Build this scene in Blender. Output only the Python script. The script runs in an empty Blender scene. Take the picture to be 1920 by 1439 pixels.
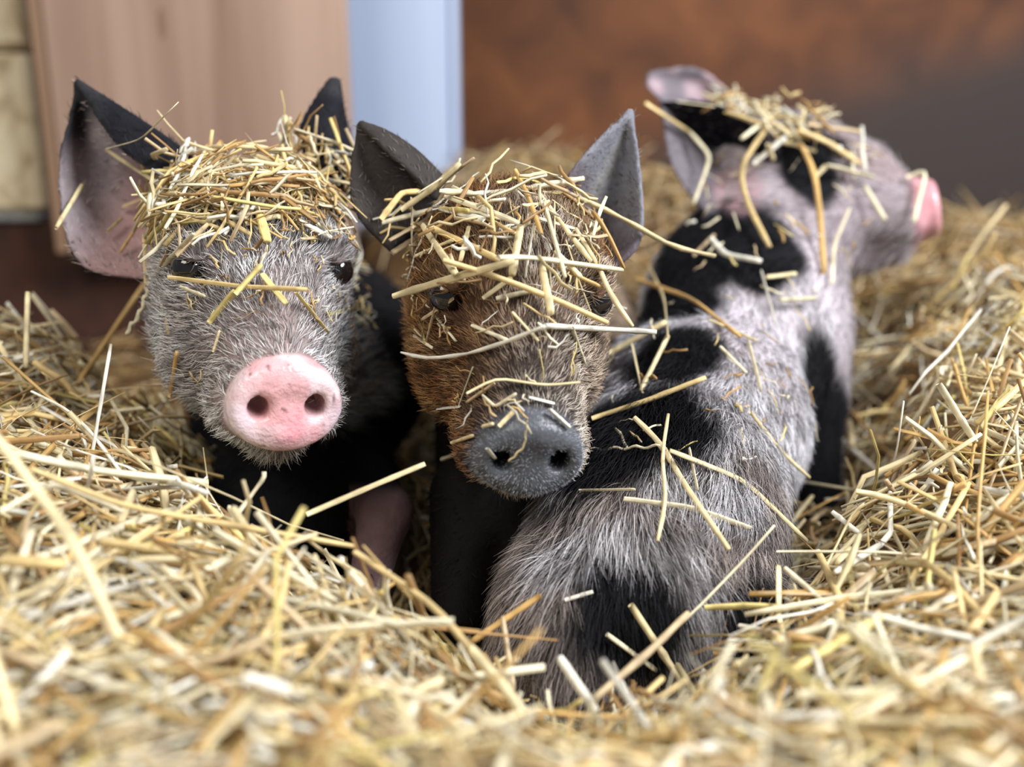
import bpy, math, random
import numpy as np
from mathutils.kdtree import KDTree

random.seed(7)
RNG = np.random.default_rng(11)
SC = bpy.context.scene
COL = SC.collection

# ------------------------------------------------------------------ camera
W, H, FPX = 1920.0, 1439.0, 1920.0 * 35.0 / 36.0
TH = math.radians(15.0)
CAM = np.array([0.0, 0.0, 0.45])
FWD = np.array([0.0, math.cos(TH), -math.sin(TH)])
UPV = np.array([0.0, math.sin(TH), math.cos(TH)])
RGT = np.array([1.0, 0.0, 0.0])

cam_d = bpy.data.cameras.new('camera')
cam_d.lens = 35.0
cam_d.sensor_width = 36.0
cam_d.clip_start = 0.02
cam_d.dof.use_dof = True
cam_d.dof.focus_distance = 0.60
cam_d.dof.aperture_fstop = 2.7
cam_o = bpy.data.objects.new('camera', cam_d)
cam_o.location = CAM
cam_o.rotation_euler = (math.pi / 2 - TH, 0, 0)
COL.objects.link(cam_o)
SC.camera = cam_o

# ------------------------------------------------------------------ world, lights, exposure
wd = bpy.data.worlds.new('barn_light')
SC.world = wd
wd.use_nodes = True
bg = wd.node_tree.nodes['Background']
bg.inputs[0].default_value = (0.80, 0.88, 1.0, 1)
bg.inputs[1].default_value = 0.19


def area(name, loc, target, size, energy, color):
    l = bpy.data.lights.new(name, 'AREA')
    l.shape = 'RECTANGLE'
    l.size, l.size_y = size
    l.energy = energy
    l.color = color
    o = bpy.data.objects.new(name, l)
    o.location = loc
    from mathutils import Vector
    d = Vector(target) - Vector(loc)
    o.rotation_euler = d.to_track_quat('-Z', 'Y').to_euler()
    COL.objects.link(o)
    return o


area('daylight_from_barn_door', (1.25, 0.05, 1.45), (0.0, 0.7, 0.25), (0.9, 0.8), 54.0, (0.95, 0.97, 1.0))
area('warm_fill_from_left', (-0.7, -0.3, 1.6), (-0.1, 0.8, 0.25), (0.8, 0.8), 15.0, (1.0, 0.93, 0.82))  # weak warm fill, added to lift the left side; no window there
SC.view_settings.view_transform = 'Standard'
SC.view_settings.look = 'None'
SC.view_settings.exposure = 0.28
SC.view_settings.gamma = 1.0
SC.view_settings.use_curve_mapping = False


# ------------------------------------------------------------------ helpers
def P(px, py, d):
    return CAM + d * (FWD + RGT * ((px - W / 2) / FPX) - UPV * ((py - H / 2) / FPX))


def PA(a):
    a = np.asarray(a, float)
    return CAM + a[:, 2:3] * (FWD + RGT * ((a[:, 0:1] - W / 2) / FPX) - UPV * ((a[:, 1:2] - H / 2) / FPX))


def proj(p):
    q = np.asarray(p) - CAM
    d = q @ FWD
    return W / 2 + FPX * (q @ RGT) / d, H / 2 - FPX * (q @ UPV) / d, d


def unit(v):
    v = np.asarray(v, float)
    return v / (np.linalg.norm(v, axis=-1, keepdims=True) + 1e-12)


def hash3(ix, iy, iz, seed):
    n = (ix * 374761393 + iy * 668265263 + iz * 2147483647 + seed * 974634777) & 0xffffffff
    n = ((n ^ (n >> 13)) * 1274126177) & 0xffffffff
    return ((n ^ (n >> 16)) & 0xffff) / 65535.0


def vnoise(p, scale, seed=0):
    q = np.asarray(p) * scale
    i = np.floor(q).astype(np.int64)
    f = q - i
    f = f * f * (3 - 2 * f)
    r = 0
    for a in (0, 1):
        for b in (0, 1):
            for c in (0, 1):
                w = (f[:, 0] if a else 1 - f[:, 0]) * (f[:, 1] if b else 1 - f[:, 1]) * (f[:, 2] if c else 1 - f[:, 2])
                r = r + w * hash3(i[:, 0] + a, i[:, 1] + b, i[:, 2] + c, seed)
    return r


def sstep(a, b, x):
    t = np.clip((x - a) / (b - a), 0, 1)
    return t * t * (3 - 2 * t)


def mix(a, b, t):
    t = np.asarray(t)[:, None]
    return a * (1 - t) + b * t


def mesh_obj(name, verts, faces, mat, parent=None, col=None, smooth=True, suv=None):
    me = bpy.data.meshes.new(name)
    verts = np.asarray(verts, np.float32)
    if isinstance(faces, np.ndarray):
        nf, k = faces.shape
        me.vertices.add(len(verts))
        me.vertices.foreach_set('co', verts.ravel())
        me.loops.add(nf * k)
        me.loops.foreach_set('vertex_index', faces.astype(np.int32).ravel())
        me.polygons.add(nf)
        me.polygons.foreach_set('loop_start', np.arange(0, nf * k, k, dtype=np.int32))
        me.update(calc_edges=True)
        me.validate()
    else:
        me.from_pydata(verts.tolist(), [], faces)
        me.update()
    if smooth:
        me.polygons.foreach_set('use_smooth', np.ones(len(me.polygons), bool))
    if col is not None:
        at = me.attributes.new('Col', 'FLOAT_COLOR', 'POINT')
        c4 = np.ones((len(verts), 4), np.float32)
        c4[:, :3] = col
        at.data.foreach_set('color', c4.ravel())
    if suv is not None:
        at = me.attributes.new('suv', 'FLOAT_VECTOR', 'POINT')
        at.data.foreach_set('vector', np.asarray(suv, np.float32).ravel())
    if mat is not None:
        me.materials.append(mat)
    o = bpy.data.objects.new(name, me)
    COL.objects.link(o)
    if parent is not None:
        o.parent = parent
    return o


def tag(o, label=None, cat=None, group=None, kind=None):
    if label:
        o['label'] = label
    if cat:
        o['category'] = cat
    if group:
        o['group'] = group
    if kind:
        o['kind'] = kind
    return o


# ------------------------------------------------------------------ materials
def newmat(name):
    m = bpy.data.materials.new(name)
    m.use_nodes = True
    nt = m.node_tree
    b = nt.nodes['Principled BSDF']
    return m, nt, b


def N(nt, kind, **kw):
    n = nt.nodes.new(kind)
    for k, v in kw.items():
        setattr(n, k, v)
    return n


def mat_wood(name, c1, c2, scale, stretch, rough=0.6, bump=0.15, c3=None, axis='Z'):
    m, nt, b = newmat(name)
    tc = N(nt, 'ShaderNodeTexCoord')
    mp = N(nt, 'ShaderNodeMapping')
    s = {'Z': (scale, scale, scale * stretch), 'X': (scale * stretch, scale, scale)}[axis]
    mp.inputs['Scale'].default_value = s
    nt.links.new(tc.outputs['Object'], mp.inputs['Vector'])
    n1 = N(nt, 'ShaderNodeTexNoise')
    n1.inputs['Scale'].default_value = 1.0
    n1.inputs['Detail'].default_value = 6
    n1.inputs['Distortion'].default_value = 0.6
    nt.links.new(mp.outputs[0], n1.inputs['Vector'])
    r = N(nt, 'ShaderNodeValToRGB')
    r.color_ramp.elements[0].position = 0.32
    r.color_ramp.elements[0].color = (*c1, 1)
    r.color_ramp.elements[1].position = 0.68
    r.color_ramp.elements[1].color = (*c2, 1)
    if c3:
        e = r.color_ramp.elements.new(0.5)
        e.color = (*c3, 1)
    nt.links.new(n1.outputs['Fac'], r.inputs['Fac'])
    nt.links.new(r.outputs['Color'], b.inputs['Base Color'])
    bp = N(nt, 'ShaderNodeBump')
    bp.inputs['Strength'].default_value = bump
    bp.inputs['Distance'].default_value = 0.004
    nt.links.new(n1.outputs['Fac'], bp.inputs['Height'])
    nt.links.new(bp.outputs['Normal'], b.inputs['Normal'])
    b.inputs['Roughness'].default_value = rough
    return m


def mat_attr(name, rough=0.5, noise=None, spec=0.5, bump=0.0, bscale=300, coat=0.0, sss=0.0):
    m, nt, b = newmat(name)
    a = N(nt, 'ShaderNodeAttribute', attribute_name='Col')
    out = a.outputs['Color']
    if noise:
        tc = N(nt, 'ShaderNodeTexCoord')
        n1 = N(nt, 'ShaderNodeTexNoise')
        n1.inputs['Scale'].default_value = noise[0]
        n1.inputs['Detail'].default_value = 4
        nt.links.new(tc.outputs['Object'], n1.inputs['Vector'])
        mr = N(nt, 'ShaderNodeMapRange')
        mr.inputs['From Min'].default_value = 0.3
        mr.inputs['From Max'].default_value = 0.7
        mr.inputs['To Min'].default_value = 1 - noise[1]
        mr.inputs['To Max'].default_value = 1 + noise[1]
        nt.links.new(n1.outputs['Fac'], mr.inputs['Value'])
        vm = N(nt, 'ShaderNodeVectorMath', operation='SCALE')
        nt.links.new(a.outputs['Vector'], vm.inputs[0])
        nt.links.new(mr.outputs[0], vm.inputs['Scale'])
        out = vm.outputs[0]
    nt.links.new(out, b.inputs['Base Color'])
    if bump:
        tc2 = N(nt, 'ShaderNodeTexCoord')
        n2 = N(nt, 'ShaderNodeTexNoise')
        n2.inputs['Scale'].default_value = bscale
        n2.inputs['Detail'].default_value = 3
        nt.links.new(tc2.outputs['Object'], n2.inputs['Vector'])
        bp = N(nt, 'ShaderNodeBump')
        bp.inputs['Strength'].default_value = bump
        bp.inputs['Distance'].default_value = 0.002
        nt.links.new(n2.outputs['Fac'], bp.inputs['Height'])
        nt.links.new(bp.outputs['Normal'], b.inputs['Normal'])
    b.inputs['Roughness'].default_value = rough
    b.inputs['Specular IOR Level'].default_value = spec
    if coat:
        b.inputs['Coat Weight'].default_value = coat
        b.inputs['Coat Roughness'].default_value = 0.12
    if sss:
        b.inputs['Subsurface Weight'].default_value = sss
        b.inputs['Subsurface Radius'].default_value = (0.006, 0.003, 0.002)
        b.inputs['Subsurface Scale'].default_value = 1.0
    return m


M_STRAW = mat_attr('straw', rough=0.45, noise=(160, 0.14), spec=0.35)


def straw_grain(m):
    # fine ribs along each stalk
    nt = m.node_tree
    b = nt.nodes['Principled BSDF']
    src = b.inputs['Base Color'].links[0].from_socket
    a = N(nt, 'ShaderNodeAttribute', attribute_name='suv')
    n = N(nt, 'ShaderNodeTexNoise')
    n.inputs['Scale'].default_value = 1.0
    n.inputs['Detail'].default_value = 3
    nt.links.new(a.outputs['Vector'], n.inputs['Vector'])
    mr = N(nt, 'ShaderNodeMapRange')
    mr.inputs['From Min'].default_value = 0.3
    mr.inputs['From Max'].default_value = 0.7
    mr.inputs['To Min'].default_value = 0.68
    mr.inputs['To Max'].default_value = 1.14
    nt.links.new(n.outputs['Fac'], mr.inputs['Value'])
    vm = N(nt, 'ShaderNodeVectorMath', operation='SCALE')
    nt.links.new(src, vm.inputs[0])
    nt.links.new(mr.outputs[0], vm.inputs['Scale'])
    nt.links.new(vm.outputs[0], b.inputs['Base Color'])
    bp = N(nt, 'ShaderNodeBump')
    bp.inputs['Strength'].default_value = 0.5
    bp.inputs['Distance'].default_value = 0.0006
    nt.links.new(n.outputs['Fac'], bp.inputs['Height'])
    nt.links.new(bp.outputs['Normal'], b.inputs['Normal'])


straw_grain(M_STRAW)
M_BED = mat_attr('straw_mat', rough=0.9, noise=(90, 0.5), spec=0.1, bump=0.6, bscale=200)


def mat_skin():
    m = mat_attr('pig_skin', rough=0.55, noise=(120, 0.14), spec=0.12, bump=0.38, bscale=380)
    nt = m.node_tree
    b = nt.nodes['Principled BSDF']
    g = N(nt, 'ShaderNodeAttribute', attribute_name='wet')
    mr = N(nt, 'ShaderNodeMapRange')
    mr.inputs['To Min'].default_value = 0.75
    mr.inputs['To Max'].default_value = 0.27
    nt.links.new(g.outputs['Fac'], mr.inputs['Value'])
    nt.links.new(mr.outputs[0], b.inputs['Roughness'])
    mc = N(nt, 'ShaderNodeMath', operation='MULTIPLY')
    mc.inputs[1].default_value = 0.8
    nt.links.new(g.outputs['Fac'], mc.inputs[0])
    nt.links.new(mc.outputs[0], b.inputs['Coat Weight'])
    b.inputs['Coat Roughness'].default_value = 0.08
    nt.links.new(b.inputs['Normal'].links[0].from_socket, b.inputs['Coat Normal'])
    return m


M_SKIN = mat_skin()


def mat_fur():
    m, nt, b = newmat('pig_fur')
    a = N(nt, 'ShaderNodeAttribute', attribute_name='Col')
    nt.links.new(a.outputs['Color'], b.inputs['Base Color'])
    b.inputs['Roughness'].default_value = 0.5
    b.inputs['Specular IOR Level'].default_value = 0.14
    return m


M_FUR = mat_fur()


def mat_eye():
    m, nt, b = newmat('eye_black')
    tc = N(nt, 'ShaderNodeTexCoord')
    n1 = N(nt, 'ShaderNodeTexNoise')
    n1.inputs['Scale'].default_value = 60
    r = N(nt, 'ShaderNodeValToRGB')
    r.color_ramp.elements[0].color = (0.004, 0.004, 0.007, 1)
    r.color_ramp.elements[1].color = (0.02, 0.014, 0.012, 1)
    nt.links.new(tc.outputs['Object'], n1.inputs['Vector'])
    nt.links.new(n1.outputs['Fac'], r.inputs['Fac'])
    nt.links.new(r.outputs['Color'], b.inputs['Base Color'])
    b.inputs['Roughness'].default_value = 0.06
    b.inputs['Coat Weight'].default_value = 0.6
    return m


M_EYE = mat_eye()
M_BOARD = mat_wood('planed_board', (0.25, 0.145, 0.10), (0.47, 0.32, 0.245), 11, 0.06, 0.55, 0.08, (0.38, 0.25, 0.185))
M_EDGE = mat_wood('board_edge', (0.19, 0.105, 0.06), (0.34, 0.21, 0.13), 20, 0.05, 0.7)
M_DARK = mat_wood('dark_base_board', (0.030, 0.010, 0.006), (0.075, 0.026, 0.014), 14, 1.0, 0.8, 0.2, axis='X')
M_WHITE = mat_wood('pale_painted_post', (0.42, 0.51, 0.72), (0.53, 0.62, 0.79), 5, 0.1, 0.5, 0.03)
M_BLOCK = mat_wood('lime_washed_block', (0.50, 0.38, 0.22), (0.94, 0.84, 0.60), 26, 0.7, 0.9, 0.9, (0.86, 0.72, 0.48))
M_METAL = mat_wood('grey_metal_strip', (0.20, 0.20, 0.20), (0.30, 0.30, 0.29), 30, 0.2, 0.5, 0.05)
M_FLOOR = mat_wood('barn_floor', (0.03, 0.014, 0.008), (0.08, 0.045, 0.025), 12, 1.0, 0.95, 0.4)


def mat_wall():
    m = mat_wood('brown_wall', (0.070, 0.021, 0.005), (0.20, 0.068, 0.018), 7, 1.0, 0.75, 0.2, (0.135, 0.043, 0.011))
    nt = m.node_tree
    b = nt.nodes['Principled BSDF']
    src = b.inputs['Base Color'].links[0].from_socket
    tc = N(nt, 'ShaderNodeTexCoord')
    sp = N(nt, 'ShaderNodeSeparateXYZ')
    nt.links.new(tc.outputs['Object'], sp.inputs[0])
    n = N(nt, 'ShaderNodeTexNoise')
    n.inputs['Scale'].default_value = 4
    nt.links.new(tc.outputs['Object'], n.inputs['Vector'])
    # a darker area on the lower right of the wall, with a slanting upper edge
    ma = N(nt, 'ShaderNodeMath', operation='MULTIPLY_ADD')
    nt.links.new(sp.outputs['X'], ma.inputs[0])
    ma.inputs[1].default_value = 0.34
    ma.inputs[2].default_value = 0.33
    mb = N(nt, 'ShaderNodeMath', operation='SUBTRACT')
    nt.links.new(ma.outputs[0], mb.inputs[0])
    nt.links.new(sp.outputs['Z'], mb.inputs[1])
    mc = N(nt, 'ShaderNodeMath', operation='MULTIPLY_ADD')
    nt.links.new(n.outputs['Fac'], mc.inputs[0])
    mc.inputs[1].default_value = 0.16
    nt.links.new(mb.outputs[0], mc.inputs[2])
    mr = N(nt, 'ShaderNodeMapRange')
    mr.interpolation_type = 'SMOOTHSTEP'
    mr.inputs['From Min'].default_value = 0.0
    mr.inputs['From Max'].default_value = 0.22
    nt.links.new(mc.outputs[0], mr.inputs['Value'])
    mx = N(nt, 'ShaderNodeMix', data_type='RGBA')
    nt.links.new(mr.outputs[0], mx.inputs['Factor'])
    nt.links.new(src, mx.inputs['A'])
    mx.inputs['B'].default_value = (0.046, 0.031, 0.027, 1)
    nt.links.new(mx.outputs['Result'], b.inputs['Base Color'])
    return m


M_WALL = mat_wall()


# ------------------------------------------------------------------ the barn
def box(name, lo, hi, mat, parent=None, bevel=0.004):
    lo, hi = np.array(lo, float), np.array(hi, float)
    b = bevel
    vs, fs = [], []
    # chamfered box: inset outline at bottom and top
    def ring(x0, x1, y0, y1, z):
        c = b
        return [(x0 + c, y0, z), (x1 - c, y0, z), (x1, y0 + c, z), (x1, y1 - c, z), (x1 - c, y1, z), (x0 + c, y1, z), (x0, y1 - c, z), (x0, y0 + c, z)]
    for z, ins in ((lo[2], b), (lo[2] + b, 0), (hi[2] - b, 0), (hi[2], b)):
        vs += ring(lo[0] + ins, hi[0] - ins, lo[1] + ins, hi[1] - ins, z)
    for r in range(3):
        for i in range(8):
            j = (i + 1) % 8
            fs.append((r * 8 + i, r * 8 + j, r * 8 + 8 + j, r * 8 + 8 + i))
    fs.append(tuple(range(7, -1, -1)))
    fs.append(tuple(range(24, 32)))
    return mesh_obj(name, vs, fs, mat, parent, smooth=False)


fl = box('floor', (-2.2, -0.3, -0.05), (2.6, 2.2, 0.0), M_FLOOR)
tag(fl, 'dark earthy barn floor under the straw', kind='structure')
wb = box('wall_back', (-0.15, 1.82, 0.0), (2.6, 1.90, 1.3), M_WALL)
tag(wb, 'rust brown wooden back wall darker at the lower right', kind='structure')


def plankbox(name, px0, px1, pyb, d, thick, ztop, mat, parent=None, zbot=None):
    a, c = P(px0, pyb, d), P(px1, pyb, d)
    return box(name, (a[0], a[1], a[2] if zbot is None else zbot), (c[0], a[1] + thick, ztop), mat, parent)


# left part: a low dark base board, a lime-washed block wall and a wide planed board above it
y_b = P(60, 415, 1.42)
bb = box('baseboard_left', (-2.0, y_b[1] + 0.005, 0.0), (P(640, 415, 1.42)[0], y_b[1] + 0.30, y_b[2]), M_DARK)
tag(bb, 'dark red-brown low base board behind the grey piglet', kind='structure')
wl = bpy.data.objects.new('wall_left', None)
wl.location = (y_b[0], y_b[1] + 0.012, y_b[2])
COL.objects.link(wl)
tag(wl, 'rough pale lime-washed block wall', kind='structure')
zj = P(40, 105, 1.50)[2]
xr = P(112, 200, 1.48)[0]
z0 = y_b[2] + 0.012
for (za, zb) in ((z0, zj - 0.003), (zj + 0.003, zj + 0.22), (zj + 0.226, zj + 0.46)):
    for (xa, xb) in ((-2.0, -1.345), (-1.339, xr)):
        o = box('block', (xa - wl.location.x, 0, za - wl.location.z), (xb - wl.location.x, 0.2, zb - wl.location.z), M_BLOCK, wl, 0.008)
st = box('trim_1', (-2.0, y_b[1] - 0.005, y_b[2]), (xr, y_b[1] + 0.06, y_b[2] + 0.010), M_METAL, None, 0.002)
tag(st, 'thin grey metal strip along the foot of the block wall', kind='structure')

def x_at(px, py, y):
    """world x of the point with world y that is seen at this pixel"""
    return (px - W / 2) / FPX * y / (math.cos(TH) + (H / 2 - py) / FPX * math.sin(TH))


ya = P(110, 480, 1.36)
bp_ = bpy.data.objects.new('wooden_board', None)
bp_.location = (x_at(380, 480, ya[1]), ya[1], ya[2])
COL.objects.link(bp_)
tag(bp_, 'wide planed pinkish-brown wooden board standing upright behind the grey piglet', 'board')
xa, xb = x_at(128, 480, ya[1]) - bp_.location.x, x_at(648, 0, ya[1]) - bp_.location.x
box('front_face', (xa, 0, -0.0), (xb, 0.022, 1.0), M_BOARD, bp_)
box('edge_strip', (xa - 0.020, 0.004, -0.0), (xa - 0.0005, 0.03, 1.0), M_EDGE, bp_)
for (kx, kz, kr) in ((0.395, 0.30, 0.009), (0.21, 0.56, 0.008)):
    mesh_obj('knot', [(xa + kx * (xb - xa) + kr * math.cos(t) * 0.5, -0.0006, kz + 2.2 * kr * math.sin(t)) for t in np.linspace(0, 2 * math.pi, 13)[:-1]], [tuple(range(12))], M_EDGE, bp_)

wp = bpy.data.objects.new('white_post', None)
yp = P(650, 300, 1.50)
wp.location = (x_at(755, 270, yp[1]), yp[1], 0)
COL.objects.link(wp)
tag(wp, 'pale bluish-white painted post between the wooden board and brown wall', 'post')
x0, x1 = x_at(630, 270, yp[1]) - wp.location.x, x_at(862, 270, yp[1]) - wp.location.x
box('post_face', (x0, 0, 0), (x1 - 0.014, 0.05, 1.3), M_WHITE, wp)
box('corner_bead', (x1 - 0.0135, -0.003, 0), (x1, 0.053, 1.3), M_WHITE, wp)


# ------------------------------------------------------------------ signed-distance modelling of the animals
class Field:
    def __init__(self, lo, hi, vox):
        self.lo = np.array(lo, float)
        self.vox = vox
        self.n = np.ceil((np.array(hi) - self.lo) / vox).astype(int) + 1
        self.a = np.full(self.n, 0.06, np.float32)

    def window(self, lo, hi):
        i0 = np.clip(np.floor((lo - self.lo) / self.vox).astype(int), 0, self.n)
        i1 = np.clip(np.ceil((hi - self.lo) / self.vox).astype(int) + 1, 0, self.n)
        ax = [(self.lo[k] + np.arange(i0[k], i1[k]) * self.vox).astype(np.float32) for k in range(3)]
        sl = tuple(slice(i0[k], i1[k]) for k in range(3))
        return sl, np.meshgrid(*ax, indexing='ij', sparse=True)

    def put(self, sl, d, k, sub=False):
        a = self.a[sl]
        if sub:
            h = np.clip(0.5 - 0.5 * (a + d) / k, 0, 1)
            self.a[sl] = a * (1 - h) - d * h + k * h * (1 - h)
        else:
            h = np.clip(0.5 + 0.5 * (d - a) / k, 0, 1)
            self.a[sl] = d * (1 - h) + a * h - k * h * (1 - h)

    def ell(self, c, r, R=np.eye(3), k=0.012, sub=False):
        c, r = np.asarray(c, float), np.asarray(r, float)
        m = r.max() + k + 0.012
        sl, (X, Y, Z) = self.window(c - m, c + m)
        q = [((X - c[0]) * R[0, i] + (Y - c[1]) * R[1, i] + (Z - c[2]) * R[2, i]) for i in range(3)]
        k0 = np.sqrt(sum((q[i] / r[i]) ** 2 for i in range(3)))
        k1 = np.sqrt(sum((q[i] / r[i] ** 2) ** 2 for i in range(3))) + 1e-6
        self.put(sl, (k0 * (k0 - 1) / k1).astype(np.float32), k, sub)

    def cone(self, a, b, ra, rb, k=0.012, sub=False):
        a, b = np.asarray(a, float), np.asarray(b, float)
        m = max(ra, rb) + k + 0.012
        sl, (X, Y, Z) = self.window(np.minimum(a, b) - m, np.maximum(a, b) + m)
        ba = b - a
        t = np.clip(((X - a[0]) * ba[0] + (Y - a[1]) * ba[1] + (Z - a[2]) * ba[2]) / (ba @ ba), 0, 1)
        d = np.sqrt((X - a[0] - t * ba[0]) ** 2 + (Y - a[1] - t * ba[1]) ** 2 + (Z - a[2] - t * ba[2]) ** 2) - (ra + (rb - ra) * t)
        self.put(sl, d.astype(np.float32), k, sub)

    def disc(self, c, R, rx, rz, hy, rnd, k=0.003):
        # rounded elliptic slab, axis = R[:,1]
        c = np.asarray(c, float)
        m = max(rx, rz) + hy + rnd + k + 0.012
        sl, (X, Y, Z) = self.window(c - m, c + m)
        q = [((X - c[0]) * R[0, i] + (Y - c[1]) * R[1, i] + (Z - c[2]) * R[2, i]) for i in range(3)]
        k0 = np.sqrt((q[0] / rx) ** 2 + (q[2] / rz) ** 2)
        k1 = np.sqrt((q[0] / rx ** 2) ** 2 + (q[2] / rz ** 2) ** 2) + 1e-6
        d2 = k0 * (k0 - 1) / k1 + rnd
        dy = np.abs(q[1]) - hy + rnd
        d = np.minimum(np.maximum(d2, dy), 0) + np.sqrt(np.maximum(d2, 0) ** 2 + np.maximum(dy, 0) ** 2) - rnd
        self.put(sl, d.astype(np.float32), k)

    def splat(self, pts, rad, k):
        e = np.full(self.n, 0.02, np.float32)
        q = int(math.ceil((rad.max() + 2.2 * self.vox) / self.vox))
        base = np.round((pts - self.lo) / self.vox).astype(int)
        for i in range(-q, q + 1):
            for j in range(-q, q + 1):
                for l in range(-q, q + 1):
                    ix = base + (i, j, l)
                    d = np.linalg.norm(self.lo + ix * self.vox - pts, axis=1) - rad
                    ok = np.all((ix >= 0) & (ix < self.n), axis=1)
                    np.minimum.at(e, tuple(ix[ok].T), d[ok].astype(np.float32))
        self.put((slice(None),) * 3, e, k)

    def sample(self, p):
        q = (np.asarray(p) - self.lo) / self.vox
        i = np.floor(q).astype(int)
        ok = np.all((i >= 0) & (i < self.n - 1), axis=1)
        i = np.clip(i, 0, self.n - 2)
        f = np.clip(q - i, 0, 1)
        r = 0
        for a in (0, 1):
            for b in (0, 1):
                for c in (0, 1):
                    w = (f[:, 0] if a else 1 - f[:, 0]) * (f[:, 1] if b else 1 - f[:, 1]) * (f[:, 2] if c else 1 - f[:, 2])
                    r = r + w * self.a[i[:, 0] + a, i[:, 1] + b, i[:, 2] + c]
        return np.where(ok, r, 0.06)

    def mesh(self):
        a = self.a
        s = a < 0
        C = [(i, j, k) for i in (0, 1) for j in (0, 1) for k in (0, 1)]
        sh = tuple(x - 1 for x in a.shape)

        def cv(arr, c):
            return arr[c[0]:c[0] + sh[0], c[1]:c[1] + sh[1], c[2]:c[2] + sh[2]]
        cnt = sum(cv(s, c).astype(np.int8) for c in C)
        act = (cnt > 0) & (cnt < 8)
        I = np.argwhere(act)
        idx = np.full(sh, -1, np.int64)
        idx[act] = np.arange(len(I))
        acc = np.zeros((len(I), 3))
        num = np.zeros(len(I))
        for c in C:
            for axn in range(3):
                if c[axn]:
                    continue
                c2 = list(c)
                c2[axn] = 1
                v0 = a[I[:, 0] + c[0], I[:, 1] + c[1], I[:, 2] + c[2]]
                v1 = a[I[:, 0] + c2[0], I[:, 1] + c2[1], I[:, 2] + c2[2]]
                m = (v0 < 0) != (v1 < 0)
                t = v0 / (v0 - v1 + 1e-20)
                p = np.tile(np.array(c, float), (len(I), 1))
                p[:, axn] += t
                acc[m] += p[m]
                num[m] += 1
        V = self.lo + (I + acc / num[:, None]) * self.vox
        faces = []
        for axn in range(3):
            o1, o2 = (axn + 1) % 3, (axn + 2) % 3
            sl0 = [slice(1, -1)] * 3
            sl1 = [slice(1, -1)] * 3
            sl0[axn] = slice(0, -1)
            sl1[axn] = slice(1, None)
            A, B = s[tuple(sl0)], s[tuple(sl1)]
            E = np.argwhere(A != B)
            flip = A[tuple(E.T)]
            off = np.ones(3, int)
            off[axn] = 0
            E = E + off
            q = []
            for (d1, d2) in ((-1, -1), (0, -1), (0, 0), (-1, 0)):
                J = E.copy()
                J[:, o1] += d1
                J[:, o2] += d2
                q.append(idx[tuple(J.T)])
            q = np.stack(q, 1)
            q[~flip] = q[~flip][:, ::-1]
            faces.append(q)
        return V, np.concatenate(faces)


def spl(pts, t):
    """Catmull-Rom through the rows of pts, t in 0..1"""
    pts = np.asarray(pts, float)
    n = len(pts) - 1
    x = np.clip(t, 0, 1) * n
    i = np.minimum(x.astype(int), n - 1)
    f = (x - i)[:, None]
    p1, p2 = pts[i], pts[i + 1]
    p0 = np.where((i > 0)[:, None], pts[np.maximum(i - 1, 0)], 2 * p1 - p2)
    p3 = np.where((i < n - 1)[:, None], pts[np.minimum(i + 2, n)], 2 * p2 - p1)
    return 0.5 * (2 * p1 + (p2 - p0) * f + (2 * p0 - 5 * p1 + 4 * p2 - p3) * f ** 2 + (3 * p1 - p0 - 3 * p2 + p3) * f ** 3)


def ear_surface(rows, nu=64, nv=56):
    """rows: four edge-to-edge curves (base -> tip), each a list of (px, py, depth)"""
    R = [PA(r) for r in rows]
    u = np.linspace(0, 1, nu)
    cur = np.stack([spl(r, u) for r in R])          # 4,nu,3
    v = np.linspace(0, 1, nv)
    S = np.stack([spl(cur[:, i], v) for i in range(nu)])  # nu,nv,3
    du = np.gradient(S, axis=0)
    dv = np.gradient(S, axis=1)
    n = unit(np.cross(du, dv))
    uu, vv = np.meshgrid(u, v, indexing='ij')
    rad = 0.0042 - 0.0016 * np.abs(vv * 2 - 1) ** 3 - 0.0010 * uu
    return S.reshape(-1, 3), n.reshape(-1, 3), rad.ravel(), uu.ravel(), vv.ravel()


def frame(yaw, pitch, roll):
    y, p, r = map(math.radians, (yaw, pitch, roll))
    f = np.array([math.sin(y) * math.cos(p), -math.cos(y) * math.cos(p), math.sin(p)])
    x = unit(np.cross(f, (0, 0, 1.0)))
    z = np.cross(x, f)
    x2 = x * math.cos(r) + z * math.sin(r)
    z2 = np.cross(x2, f)
    return np.stack([x2, f, z2], 1)


SN = np.array([0, 0.100, -0.046])       # centre of the snout disc in head space
EYE = np.array([0.0470, 0.013, 0.012])


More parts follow.
